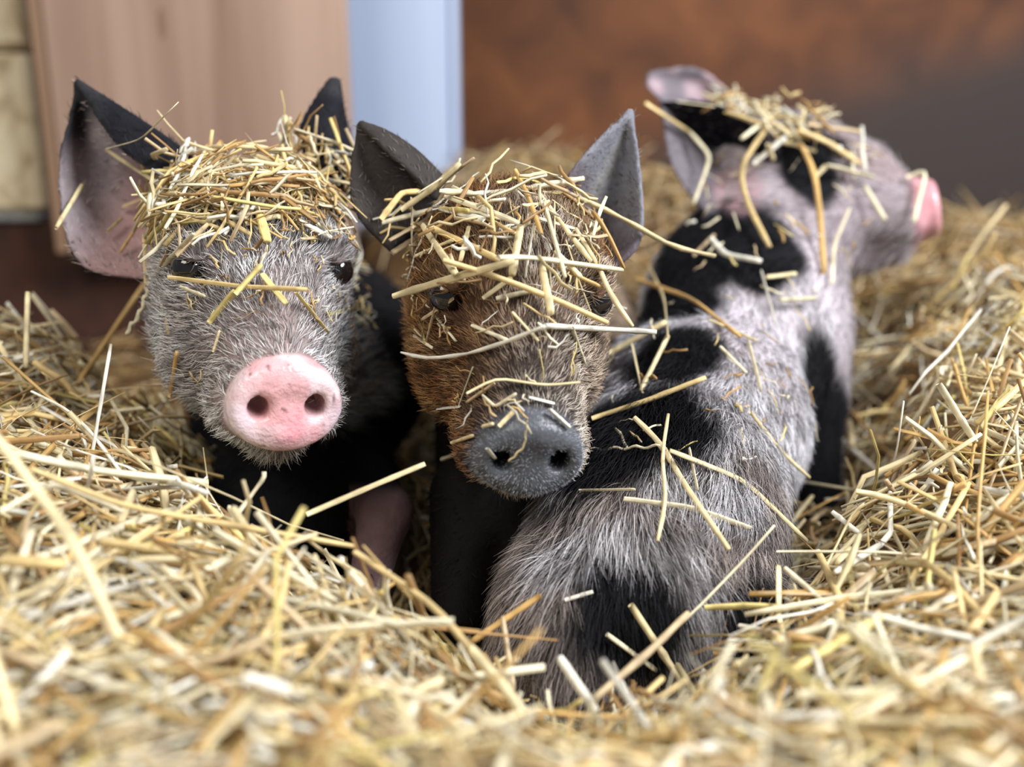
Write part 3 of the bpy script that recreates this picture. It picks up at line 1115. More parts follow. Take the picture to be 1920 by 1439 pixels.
def fur3(c, n, L, eid, es):
    px, py, d = proj(c)
    sm = snout_mask(L, 0.97)
    vis = sstep(-0.55, 0.0, np.sum(n * unit(CAM - c), axis=1)) * 0.9 + 0.1
    near = sstep(0.74, 0.62, d)
    dens = (1 - sm) * vis * (0.40 + 0.55 * near) * np.where(eid >= 0, 0.2, 1.0) * (1 - 0.6 * sstep(-0.12, -0.06, L[:, 1]) * (d > 0.8))
    pm = patches3(c, L)
    col = np.tile(rgb(0.88, 0.87, 0.92), (len(c), 1))
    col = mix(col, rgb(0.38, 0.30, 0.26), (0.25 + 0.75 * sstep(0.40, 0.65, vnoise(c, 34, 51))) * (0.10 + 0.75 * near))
    col = mix(col, rgb(0.16, 0.14, 0.14), sstep(0.5, 0.32, vnoise(c, 120, 53)) * 0.7)
    col = mix(col, rgb(0.52, 0.47, 0.49), sstep(-0.12, -0.06, L[:, 1]) * (d > 0.8))
    col = mix(col, rgb(0.011, 0.011, 0.014), pm)
    ea = eid >= 0
    col[ea] = rgb(0.25, 0.22, 0.24)
    # comb: along the spine towards the tail, spilling down over the haunches
    seg = np.argmin(np.linalg.norm(c[:, None, :] - 0.5 * (SP3[1:] + SP3[:-1])[None], axis=2), axis=1)
    sd = unit(SP3[1:] - SP3[:-1])[seg]
    side = c - 0.5 * (SP3[1:] + SP3[:-1])[seg]
    comb = unit(sd * 1.0 + unit(side) * 0.45 + np.array([0, 0, -0.5]) * near[:, None])
    hm = sstep(-0.13, -0.08, L[:, 1]) * (d > 0.8)
    comb = mix(comb, comb_head(c, h3, np.array([0, 0, -0.15])), hm)
    ln = 0.012 + 0.012 * near
    return dict(count=60000, dens=dens, col=col, len=ln * np.where(ea, 0.5, 1.0), lift=0.42 + 0.1 * near, rad=np.full(len(c), 0.00019),
                comb=comb, messy=0.8, label='long pale and black bristly hair')


pig3 = finish_pig(F3, h3, ears3, (b3[0], b3[1], 0.09), 'black and white piglet seated with its back turned, head in profile', paint3, fur3, eyes=(1, -1))


def sdf_pigs(p):
    r = np.full(len(p), 0.06)
    for g in PIGS:
        r = np.minimum(r, g.F.sample(p))
    return r


# ------------------------------------------------------------------ straw
CTRL = PA([
    # near rim of the nest
    (100, 1439, .36), (500, 1439, .36), (960, 1439, .37), (1400, 1439, .365), (1850, 1439, .36),
    (-300, 1400, .36), (2250, 1400, .36),
    (150, 1200, .44), (500, 1200, .45), (780, 1290, .455), (1000, 1450, .45), (1250, 1370, .465), (1500, 1280, .46), (1800, 1200, .47),
    (100, 1020, .50), (400, 1030, .51), (590, 1090, .51), (740, 1190, .49), (890, 1300, .485), (1060, 1440, .475), (1560, 1150, .53), (1700, 1060, .55), (1880, 1000, .53),
    (-250, 900, .52), (2150, 900, .55),
    (60, 860, .58), (250, 880, .58), (400, 950, .56),
    (40, 700, .70), (180, 790, .69), (20, 625, .78), (200, 780, .76), (290, 850, .67), (-200, 600, .80),
    (150, 800, .98), (280, 800, .93), (20, 740, 1.0), (-150, 700, 1.05), (100, 760, 1.15), (300, 760, 1.15), (60, 690, 1.35), (300, 680, 1.35),
    (1750, 850, .60), (1900, 780, .62), (1690, 965, .60), (1800, 700, .70), (1920, 600, .78), (2100, 600, .75),
    (1660, 800, .88), (1760, 625, .92), (1620, 690, 1.0), (1850, 520, 1.0), (1700, 520, 1.2), (1880, 440, 1.3), (2100, 440, 1.2),
    (1600, 470, 1.45), (1800, 430, 1.55), (2000, 430, 1.6),
    (950, 300, 1.42), (860, 330, 1.40), (1060, 300, 1.45), (1250, 340, 1.42), (1400, 400, 1.42), (770, 400, 1.40), (600, 560, 1.35),
    # the hollow the animals lie in
    (620, 1220, .60), (760, 1290, .60), (900, 1350, .56), (540, 1150, .61), (460, 1080, .62), (860, 1280, .66), (700, 1230, .70), (980, 1330, .66),
    (1060, 1430, .53), (1250, 1330, .53), (1420, 1190, .60), (1500, 1100, .66), (1550, 1050, .72), (1560, 1000, .82), (1590, 980, .74), (1600, 900, .84), (1340, 1130, .70),
    (400, 990, .70), (400, 920, .85), (600, 900, .95), (900, 900, 1.0), (1200, 900, 1.0), (1570, 880, .95),
    (450, 720, 1.15), (700, 640, 1.2), (1000, 520, 1.2), (1300, 520, 1.2),
])


def terrain(x, y):
    x, y = np.asarray(x, float), np.asarray(y, float)
    out = np.zeros(x.shape)
    for i in range(0, len(x), 4000):
        s = slice(i, i + 4000)
        d2 = (x[s, None] - CTRL[None, :, 0]) ** 2 + (y[s, None] - CTRL[None, :, 1]) ** 2
        w = 1.0 / (d2 + 0.0006) ** 2
        out[s] = (w * CTRL[None, :, 2]).sum(1) / w.sum(1)
    return out


PAL = np.array([(0.80, 0.60, 0.28), (0.83, 0.69, 0.40), (0.86, 0.77, 0.54), (0.68, 0.43, 0.16), (0.42, 0.25, 0.10), (0.86, 0.82, 0.70), (0.66, 0.50, 0.30), (0.76, 0.62, 0.24)])
PW = np.array([0.15, 0.20, 0.21, 0.10, 0.11, 0.11, 0.08, 0.04])


def sweep(path, r, flat, roll, sides, col, nodes=False):
    """tube along path (k,3); r half-width (k,), flat = thickness ratio; returns verts, quads, colours"""
    k = len(path)
    t = unit(np.gradient(path, axis=0))
    ref = np.array([0, 0, 1.0])
    if abs(t[0] @ ref) > 0.92:
        ref = np.array([1.0, 0, 0])
    s = unit(np.cross(t, ref))
    u = np.cross(s, t)
    ang = 2 * np.pi * np.arange(sides) / sides
    ca, sa = np.cos(ang), np.sin(ang)
    cr, sr = math.cos(roll), math.sin(roll)
    a = s * cr + u * sr
    b = -s * sr + u * cr
    V = path[:, None] + r[:, None, None] * (a[:, None] * ca[None, :, None] + b[:, None] * sa[None, :, None] * flat)
    V = V.reshape(-1, 3)
    i = np.arange(k - 1)[:, None] * sides
    j = np.arange(sides)[None]
    j2 = (j + 1) % sides
    Qd = np.stack([i + j, i + j2, i + sides + j2, i + sides + j], -1).reshape(-1, 4)
    C = np.repeat(col, sides, axis=0) if col.ndim == 2 else np.tile(col, (len(V), 1))
    return V, Qd, C


def caps(Vn, sides):
    """end caps of a tube as quads (fans of quads for even sides)"""
    q = []
    for off in (0, Vn - sides):
        for m in range(1, sides - 2, 2):
            q.append((off, off + m, off + m + 1, off + m + 2))
    return np.array(q)


def bulk_straw(cen, direc, length, rad, flat, cols, bend, seed):
    """vectorised bundle of many stalks: 5 rings x 4 sides each"""
    rng = np.random.default_rng(seed)
    n = len(cen)
    K, S = 5, 4
    s = np.linspace(-0.5, 0.5, K)
    side = unit(np.cross(direc, rng.normal(size=(n, 3))))
    kink = rng.uniform(-0.35, 0.35, n)
    amt = bend * length
    off = np.abs(s[None] - kink[:, None]) * 2 - 0.5
    path = cen[:, None] + direc[:, None] * (s[None] * length[:, None])[..., None] + side[:, None] * (off * amt[:, None])[..., None]
    path += rng.normal(0, 0.0007, path.shape)
    t = unit(np.gradient(path, axis=1))
    a = unit(np.cross(t, rng.normal(size=(n, 1, 3))))
    b = np.cross(t, a)
    prof = np.array([0.9, 1.0, 1.0, 1.0, 0.8])[None] * rng.uniform(0.85, 1.15, (n, K))
    ang = np.pi / 4 + np.pi / 2 * np.arange(S)
    V = path[:, :, None] + (rad[:, None] * prof)[:, :, None, None] * 1.25 * (
        a[:, :, None] * np.cos(ang)[None, None, :, None] + b[:, :, None] * (np.sin(ang)[None, None, :, None] * flat[:, None, None, None]))
    V = V.reshape(-1, 3)
    base = (np.arange(n) * K * S)[:, None, None]
    i = (np.arange(K - 1) * S)[None, :, None]
    j = np.arange(S)[None, None]
    j2 = (j + 1) % S
    Qd = np.stack([base + i + j, base + i + j2, base + i + S + j2, base + i + S + j], -1).reshape(-1, 4)
    b0 = np.arange(n)[:, None] * K * S
    c0 = b0 + np.array([[3, 2, 1, 0]])
    c1 = b0 + (K - 1) * S + np.array([[0, 1, 2, 3]])
    Qd = np.concatenate([Qd, c0, c1])
    shade = rng.uniform(0.85, 1.12, (n, K, 1))
    C = np.repeat((cols[:, None] * shade).reshape(-1, 3), S, axis=0)
    ids = rng.uniform(0, 400, n)
    suv = np.stack(np.broadcast_arrays((np.arange(S) * 2.2)[None, None], (s[None] * length[:, None] * 14)[..., None], ids[:, None, None]), -1).reshape(-1, 3)
    return V, Qd, np.clip(C, 0, 1), suv


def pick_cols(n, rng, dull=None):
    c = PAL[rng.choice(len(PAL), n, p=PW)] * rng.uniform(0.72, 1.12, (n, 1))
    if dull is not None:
        c = mix(c, np.tile(rgb(0.42, 0.25, 0.09), (n, 1)), dull)  # brown mixed in where the straw should look shaded
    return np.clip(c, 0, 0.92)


# ---- mat under the loose stalks
gx, gy = np.linspace(-0.95, 1.25, 150), np.linspace(0.16, 1.80, 130)
GX, GY = np.meshgrid(gx, gy, indexing='ij')
gz = terrain(GX.ravel(), GY.ravel())
pts = np.stack([GX.ravel(), GY.ravel(), gz], 1)
pts[:, 2] += -0.022 + 0.012 * (vnoise(pts, 60, 3) - 0.5) + 0.02 * (vnoise(pts, 22, 4) - 0.5)
for _ in range(3):
    s_ = sdf_pigs(pts)
    pts[:, 2] -= np.where(s_ < 0.004, 0.012, 0)
pts[:, 2] = np.maximum(pts[:, 2], 0.01)
ny = len(gy)
ii, jj = np.meshgrid(np.arange(len(gx) - 1), np.arange(ny - 1), indexing='ij')
i0 = (ii * ny + jj).ravel()
matQ = np.stack([i0, i0 + ny, i0 + ny + 1, i0 + 1], 1)
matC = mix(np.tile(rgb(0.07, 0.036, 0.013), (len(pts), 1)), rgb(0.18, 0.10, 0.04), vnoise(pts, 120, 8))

# ---- loose bedding
rng = np.random.default_rng(5)
NB = 38000
yy = 0.20 + 1.55 * rng.random(NB) ** 1.6
xx = (rng.random(NB) * 2 - 1) * (0.30 + 0.66 * yy) * 1.02
zt = terrain(xx, yy)
e = 0.012
gxn = (terrain(xx + e, yy) - zt) / e
gyn = (terrain(xx, yy + e) - zt) / e
yaw = rng.uniform(0, 2 * np.pi, NB)
dh = np.stack([np.cos(yaw), np.sin(yaw), np.cos(yaw) * np.clip(gxn, -1.2, 1.2) + np.sin(yaw) * np.clip(gyn, -1.2, 1.2)], 1)
dh = unit(dh)
tilt = rng.normal(0, 0.22, NB)
up = rng.random(NB) < 0.05
tilt = np.where(up, rng.uniform(0.3, 1.0, NB), tilt)
dh = unit(dh + np.array([0, 0, 1.0]) * np.tan(np.clip(tilt, -1.1, 1.1))[:, None])
ln = np.where(rng.random(NB) < 0.62, rng.uniform(0.016, 0.06, NB), rng.uniform(0.055, 0.15, NB))
ln = np.where(yy < 0.42, np.minimum(ln, 0.10), ln)
rd = rng.uniform(0.0008, 0.0023, NB)
rd = np.where(rng.random(NB) < 0.25, rng.uniform(0.0003, 0.0007, NB), rd)
flat = np.where(rng.random(NB) < 0.6, rng.uniform(0.12, 0.4, NB), rng.uniform(0.6, 0.95, NB))
cen = np.stack([xx, yy, zt + rng.uniform(-0.030, 0.016, NB) + np.where(up, 0.3 * ln * np.abs(np.sin(tilt)), 0)], 1)
bend = np.where(rng.random(NB) < 0.3, rng.uniform(0.08, 0.3, NB), rng.uniform(0, 0.05, NB))
ok = ~((xx < -0.12) & (yy > 0.86) & (yy < 1.6) & (rng.random(NB) < 0.8))
for s in np.linspace(-0.56, 0.56, 9):
    q = cen + dh * (ln * s)[:, None]
    sd = sdf_pigs(q)
    ok &= (sd > 0.004 + rd)
    dd = (q - CAM) @ FWD
    ok &= dd > 0.27
    ok &= q[:, 2] > 0.006
    ok &= q[:, 1] < 1.78
    # leave the free air of the nest empty: nothing sticks far out over the hollow
    ok &= (q[:, 2] - terrain(q[:, 0], q[:, 1])) < 0.05 + 0.03 * up
V, Qd, C, SU = bulk_straw(cen[ok], dh[ok], ln[ok], rd[ok], flat[ok], pick_cols(ok.sum(), rng, np.clip((yy[ok] - 0.95) / 0.3, 0, 0.6)), bend[ok], 17)  # stalks turn browner towards the back: shade on the far heap, put into colour
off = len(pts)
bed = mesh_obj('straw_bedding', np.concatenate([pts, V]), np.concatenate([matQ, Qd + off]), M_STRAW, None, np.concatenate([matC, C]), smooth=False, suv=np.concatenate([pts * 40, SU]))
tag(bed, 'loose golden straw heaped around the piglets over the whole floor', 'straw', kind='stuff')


# ---- straw lying on the animals, and the large single stalks
def first_hit(px, py, pig=None, d0=0.30, d1=1.25, step=0.002, ground=False):
    px, py = np.asarray(px, float), np.asarray(py, float)
    ds = np.arange(d0, d1, step)
    ray = FWD[None] + RGT[None] * ((px - W / 2) / FPX)[:, None] - UPV[None] * ((py - H / 2) / FPX)[:, None]
    q = (CAM + ray[:, None] * ds[None, :, None]).reshape(-1, 3)
    s = np.full(len(q), 0.06)
    for g in ([pig] if pig is not None else PIGS):
        s = np.minimum(s, g.F.sample(q))
    hit = s < 0.0
    if ground:
        hit |= q[:, 2] < terrain(q[:, 0], q[:, 1]) + 0.004
    hit = hit.reshape(len(px), len(ds))
    any_ = hit.any(1)
    return np.where(any_, ds[hit.argmax(1)], np.nan)


N_STALK = [0]
HUE = {0: 'golden', 1: 'straw-coloured', 2: 'cream', 3: 'amber', 4: 'brown', 5: 'whitish', 6: 'dull tan', 7: 'yellow'}


USED = set()


def describe(path, r, flat, color, where):
    hue = HUE[int(np.argmin(np.linalg.norm(PAL / PAL.sum(1, keepdims=True) - color / color.sum(), axis=1) + 0.35 * np.abs(PAL.mean(1) - color.mean())))]
    length = np.linalg.norm(np.diff(path, axis=0), axis=1).sum()
    chord = np.linalg.norm(path[-1] - path[0])
    size = 'short' if length < 0.035 else ('long' if length > 0.075 else 'medium-length')
    form = 'bent' if chord < 0.975 * length else ('flattened' if flat < 0.5 else 'straight')
    px, py, _ = proj(path)
    x, y = px.mean(), py.mean()
    slope = math.degrees(math.atan2(abs(py[-1] - py[0]), abs(px[-1] - px[0])))
    lie = 'level' if slope < 18 else ('upright' if slope > 65 else ('sloping down' if (py[-1] - py[0]) * (px[-1] - px[0]) > 0 else 'sloping up'))
    if where == 1:
        spot = ("over the grey piglet's left-hand ear" if x < 265 else "on the grey piglet's muzzle" if y > 560 else "between the grey piglet's eyes" if y > 470
                else "on the left of grey piglet's straw cap" if x < 440 else "amid the grey piglet's straw cap" if x < 540 else "on the right of grey piglet's straw cap")
    elif where == 2:
        spot = ("on the brown piglet's lower muzzle" if y > 700 else "across the brown piglet's nose bridge" if y > 590 else "by the brown piglet's left-hand ear" if x < 800
                else "by the brown piglet's right-hand ear" if x > 1075 else "on the brown piglet's crown" if y < 430 else "on the brown piglet's forehead")
    elif where == 3:
        spot = ("on the rump of the piglet turned away" if y > 1030 else "on the back of the piglet turned away" if y > 700 else "on the shoulders of the piglet turned away" if y > 500
                else "on the profile piglet's face" if x > 1520 else "on the profile piglet's ear" if x < 1400 else "on the profile piglet's brow")
    else:
        spot = ('in blurred straw along the bottom edge' if y > 1330 else 'in the front left straw' if x < 420 and y > 1000 else 'in the front middle straw' if x < 1000 and y > 1000
                else 'in the front straw below the hind leg' if x < 1480 and y > 1000 else 'in the front right straw' if y > 1000
                else "in the straw left of the grey piglet" if x < 420 else 'in the straw heap at the right' if x > 1500 else 'in the straw behind the piglets' if y < 600 else 'at the rim of the hollow')
    lab = f'{size} {form} {hue} straw stalk, {lie}, {spot}'
    if lab in USED:
        lab = f'{"thick" if r > 0.0018 else "thin"} {lab}'
    USED.add(lab)
    return lab



def stalk_mesh(path, r, flat, color, rng, wavy=0.0, ear=False):
    k = len(path)
    rr = np.full(k, r) * rng.uniform(0.93, 1.07, k)
    rr[0] *= 0.85
    rr[-1] *= 0.8
    r = r * 0.92
    rr = rr * 0.92
    cc = np.tile(color, (k, 1)) * rng.uniform(0.86, 1.12, (k, 1)) * np.linspace(rng.uniform(0.8, 1.1), rng.uniform(0.8, 1.1), k)[:, None]
    if flat > 0.5 and k > 5:
        m = rng.integers(2, k - 2)
        rr[m] *= 1.22
        cc[m] *= 0.72
    if ear:
        rr *= 0.7 * (1 + 0.8 * np.abs(np.sin(np.arange(k) * 1.9)))
    V, Qd, C = sweep(path, rr, flat, rng.uniform(0, 3.1), 8, np.clip(cc, 0, 0.95))
    return V, np.concatenate([Qd, caps(len(V), 8)]), C


def add_stalk(path, r, flat, color, label, group, rng, ear=False):
    if label in (L1, L2, L3, L4):
        label = describe(path, r, flat, color, (L1, L2, L3, L4).index(label) + 1)
    V, Qd, C = stalk_mesh(path, r, flat, color, rng, ear=ear)
    base = path[len(path) // 2].copy()
    k = len(path)
    su = np.stack([np.tile(np.arange(8) * 1.1, k), np.repeat(np.linspace(0, np.linalg.norm(path[-1] - path[0]) * 14, k), 8), np.full(8 * k, rng.uniform(0, 400))], 1)
    o = mesh_obj('straw_stalk', V - base, Qd, M_STRAW, None, C, suv=su)
    o.location = base
    tag(o, label, 'straw stalk', group)
    N_STALK[0] += 1
    return o


L1, L2, L3, L4 = 'on1', 'on2', 'on3', 'on4'
CN = {'g': PAL[0], 'p': PAL[1], 'c': PAL[2], 'o': PAL[3], 'b': PAL[4], 'w': PAL[5], 't': PAL[6], 'y': PAL[7]}
trng = np.random.default_rng(23)


def resample(pp, n):
    pp = np.asarray(pp, float)
    seg = np.r_[0, np.cumsum(np.linalg.norm(np.diff(pp[:, :2], axis=0), axis=1))]
    t = np.linspace(0, seg[-1], n)
    return np.stack([np.interp(t, seg, pp[:, i]) for i in range(pp.shape[1])], 1), t / seg[-1]


def drape(pts, r, color, label, group, pig=None, lift=0.003, flat=0.8, d=None, curl=0.0, ear=False):
    """a stalk along the picked points; it lies on the animal (or on the heap) under it, or at the given depth"""
    n = 12 if curl == 0 else 22
    pp, t = resample(pts, n)
    px, py = pp[:, 0].copy(), pp[:, 1].copy()
    if curl:
        nx, nyy = -np.gradient(py), np.gradient(px)
        l = np.hypot(nx, nyy) + 1e-6
        wob = curl * np.sin(t * (6 + len(pts)) * 3.1)
        px += nx / l * wob
        py += nyy / l * wob
    if d is None:
        dt = first_hit(px, py, pig, ground=(pig is None)) - lift - r
        good = ~np.isnan(dt)
        if good.sum() < 2:
            return None
        med = np.median(dt[good])
        good &= np.abs(dt - med) < 0.09
        A = np.polyfit(t[good], dt[good], 1 if good.sum() > 3 else 0)
        l = np.polyval(A, np.clip(t, t[good].min() - 0.25, t[good].max() + 0.25))
        sh = max(0, np.nanmax(np.where(good, l - dt, 0)))
        l = l - min(sh, 0.012)
        dd = np.where(good, np.minimum(l, dt), l)
    else:
        d = np.atleast_1d(np.asarray(d, float))
        dd = np.interp(t, np.linspace(0, 1, len(d)), d) if len(d) > 1 else np.full(n, d[0])
        dt = first_hit(px, py, None) - r - 0.002
        dd = np.where(np.isnan(dt) | (dt < dd - 0.08), dd, np.minimum(dd, dt))
    path = PA(np.stack([px, py, dd], 1))
    path[1:-1] = 0.25 * path[:-2] + 0.5 * path[1:-1] + 0.25 * path[2:]
    return add_stalk(path, r, flat, CN[color] * trng.uniform(0.92, 1.06), label, group, trng, ear)


G1 = "straw stalks on the grey piglet's head"
for it in [
    ([(199, 281), (300, 347), (374, 395)], .0016, 'p', 'long straw stalk slanting from the grey piglet\'s near ear onto its brow'),
    ([(200, 279), (264, 262), (335, 191)], .0012, 'c', 'pale bent straw wisp sticking up over the grey piglet\'s left-hand ear'),
    ([(551, 242), (633, 269), (679, 290)], .0021, 'c', 'thick cream straw stalk arching above the grey piglet\'s crown'),
    ([(438, 276), (530, 247)], .0016, 'c', None), ([(450, 290), (535, 252)], .0016, 'p', None),
    ([(505, 290), (537, 233)], .0014, 'w', None), ([(509, 173), (537, 223), (558, 276)], .0011, 't', 'thin brown straw wisp standing upright from the grey piglet\'s crown'),
    ([(551, 364), (622, 317)], .0026, 'y', 'thick yellow straw piece over the grey piglet\'s right-hand brow'),
    ([(477, 322), (533, 283)], .0019, 'p', None), ([(565, 364), (707, 380)], .0019, 'g', None), ([(229, 389), (328, 347)], .0014, 't', None),
    ([(282, 524), (363, 439)], .0016, 'c', None),     ([(105, 428), (154, 347)], .0018, 'p', 'short straw piece hanging on the outer rim of the grey piglet\'s ear'),
    ([(200, 435), (229, 409)], .0015, 'y', None), ([(225, 474), (293, 368)], .0012, 'o', None), ([(487, 400), (502, 453)], .0032, 'y', None),
    ([(555, 411), (622, 446)], .0021, 'w', None),
    ([(314, 520), (456, 538), (576, 543)], .0016, 'g', 'long straw stalk lying level between the grey piglet\'s eyes'),
    ([(392, 605), (441, 545)], .0021, 'y', None), ([(441, 552), (491, 496)], .0020, 'y', None), ([(491, 513), (537, 570)], .0025, 'y', None),
    ([(555, 549), (615, 623)], .0021, 'y', None), ([(338, 538), (385, 556)], .0014, 'c', None),
    ([(633, 386), (711, 467), (760, 506)], .0016, 'c', 'straw stalk slanting down from the grey piglet\'s brow into the gap'),
    ([(661, 425), (679, 471), (665, 517)], .0013, 'w', None), ([(378, 364), (434, 336)], .0014, 'w', None), ([(498, 347), (524, 354)], .0028, 'w', None),
    ([(330, 480), (390, 420)], .0022, 't', None), ([(365, 440), (420, 400)], .0018, 'c', None), ([(300, 400), (420, 372)], .0014, 'b', None),
    ([(340, 420), (300, 500)], .0016, 't', None), ([(430, 370), (560, 345)], .0014, 'p', None), ([(380, 330), (460, 300)], .0017, 'g', None),
    ([(560, 300), (600, 340)], .0015, 'p', None), ([(590, 330), (640, 300)], .0014, 'c', None), ([(460, 420), (540, 400)], .0017, 'p', None),
    ([(400, 400), (470, 440)], .0016, 'g', None), ([(310, 370), (380, 310)], .0016, 'p', None), ([(520, 320), (585, 290)], .0014, 'o', None),
    ([(600, 390), (655, 430)], .0015, 'p', None), ([(640, 380), (690, 350)], .0014, 'w', None), ([(420, 300), (500, 330)], .0015, 't', None),
    ([(400, 660), (412, 620)], .0014, 'p', None), ([(640, 570), (690, 610)], .0013, 'c', None), ([(615, 590), (665, 578)], .0015, 'y', None),
    ([(650, 620), (680, 660)], .0012, 'p', None), ([(318, 745), (332, 660)], .0016, 'o', None),
    ([(455, 352), (530, 372)], .0018, 'c', None), ([(350, 352), (430, 330)], .0016, 'o', None), ([(545, 385), (610, 372)], .0018, 'g', None),
    ([(420, 440), (455, 395)], .0017, 'w', None), ([(330, 395), (395, 415)], .0018, 'p', None), ([(575, 330), (660, 345)], .0014, 'p', None),
]:
    drape(it[0], it[1], it[2], it[3] or L1, G1, pig1, lift=0.004 + 0.010 * trng.random() * (it[0][0][1] < 440), flat=trng.choice([0.3, 0.55, 0.85]))
drape([(271, 439), (275, 545)], .0017, 'g', L1, G1, d=[.665, .66], flat=0.5)
drape([(285, 492), (317, 627)], .0022, 't', L1, G1, d=[.655, .645], flat=0.5)
drape([(236, 627), (262, 590), (285, 520)], .0017, 'c', 'ragged oat-like straw tip dangling beside the grey piglet\'s cheek', G1, pig1, curl=4, d=.66, ear=True)

G2 = "straw stalks on the brown piglet's head"
for it in [
    ([(737, 556), (847, 522), (963, 490)], .0023, 'p', 'long straw stalk reaching leftwards from the brown piglet\'s brow'),
    ([(934, 483), (989, 482), (1166, 506)], .0026, 'c', 'thick pale straw stalk across the brown piglet\'s brow, pointing right'),
    ([(831, 488), (931, 519), (1040, 561), (1140, 606)], .0021, 'g', 'long golden straw stalk slanting down across the brown piglet\'s face'),
    ([(805, 425), (934, 487)], .0023, 'g', None), ([(792, 422), (853, 513)], .0024, 'p', None), ([(1015, 496), (1034, 590)], .0026, 'p', None),
    ([(1011, 364), (1057, 425), (1108, 490)], .0018, 'p', None), ([(1079, 429), (1124, 503), (1144, 551), (1186, 613)], .0019, 'p', 'long straw stalk running down under the brown piglet\'s right-hand ear'),
    ([(834, 367), (927, 400), (973, 419)], .0019, 'c', None), ([(882, 393), (966, 438)], .0015, 'g', None),
    ([(714, 412), (753, 361), (789, 359)], .0022, 'g', 'sharply bent straw stalk by the brown piglet\'s left-hand ear'),
    ([(753, 393), (801, 361), (863, 306)], .0026, 'p', 'straw stalk sticking up beside the brown piglet\'s left-hand ear'),
    ([(966, 319), (989, 364), (1015, 438)], .0016, 'o', None), ([(976, 425), (960, 516)], .0030, 'p', None),
    ([(730, 451), (821, 400)], .0017, 't', None), ([(716, 418), (811, 393)], .0018, 'c', None), ([(908, 412), (824, 390)], .0022, 'w', None),
    ([(827, 393), (879, 395)], .0022, 'y', None), ([(879, 425), (863, 490)], .0017, 'p', None), ([(989, 403), (1079, 429)], .0014, 'c', None),
    ([(735, 475), (790, 440)], .0022, 't', None), ([(1021, 611), (1231, 623)], .0022, 'w', 'straight white straw stalk jutting right from the brown piglet\'s muzzle'),
    ([(1073, 615), (1097, 683)], .0020, 'c', None), ([(875, 738), (930, 709), (1024, 723), (1088, 717)], .0013, 'p', None),
    ([(860, 764), (887, 688)], .0013, 'c', None), ([(820, 767), (863, 763)], .0015, 'w', None), ([(992, 745), (1040, 757)], .0013, 'w', None),
    ([(1030, 767), (1069, 802)], .0019, 'w', None), ([(927, 719), (875, 755)], .0012, 't', None), ([(904, 741), (928, 764), (968, 738)], .0011, 'c', None),
    ([(846, 831), (887, 817)], .0012, 'p', None), ([(828, 862), (872, 847)], .0014, 'c', None), ([(913, 841), (929, 861)], .0012, 'w', None),
    ([(884, 610), (954, 639)], .0013, 'c', None), ([(776, 630), (811, 653)], .0012, 'c', None), ([(1000, 420), (985, 520)], .0018, 'w', None),
    ([(1040, 470), (1090, 520)], .0017, 'p', None), ([(905, 560), (960, 520)], .0016, 'p', None), ([(850, 560), (790, 600)], .0013, 't', None),
    ([(1045, 500), (1130, 540)], .0015, 'o', None), ([(900, 470), (940, 380)], .0014, 'b', None), ([(1040, 380), (1040, 450)], .0015, 'p', None),
    ([(930, 560), (1000, 545)], .0015, 'c', None), ([(960, 585), (1010, 640)], .0011, 'p', None), ([(820, 560), (800, 640)], .0012, 't', None),
    ([(935, 800), (965, 770)], .0015, 'p', None), ([(905, 800), (925, 795)], .0014, 'p', None), ([(1100, 560), (1175, 580)], .0013, 'w', None),
    ([(855, 640), (790, 560)], .0011, 'c', None), ([(780, 480), (850, 450)], .0016, 'p', None), ([(1020, 380), (1060, 520)], .0016, 'c', None),
]:
    drape(it[0], it[1], it[2], it[3] or L2, G2, pig2, lift=0.003 + 0.012 * trng.random() * (it[0][0][1] < 560), flat=trng.choice([0.35, 0.6, 0.85]))
drape([(752, 661), (796, 674), (875, 665), (948, 642), (1021, 612)], .0014, 'w', 'knobbly white straw stalk across the brown piglet\'s muzzle', G2, pig2, ear=True)
drape([(824, 358), (914, 364), (989, 353), (1095, 335)], .0019, 'c', 'plaited-looking grain ear lying along the top of the brown piglet\'s head', G2, pig2, ear=True, curl=1.5)
drape([(1015, 361), (1053, 359), (1124, 387), (1202, 429), (1260, 464), (1340, 480)], .0019, 'p', 'long knotted stalk hanging from the brown piglet\'s right-hand ear', G2, d=[.635, .635, .64, .65, .66, .68], ear=True)
drape([(989, 790), (983, 837), (954, 866)], .0007, 'p', 'thin curling straw fibre over the dark snout', G2, pig2, curl=2)

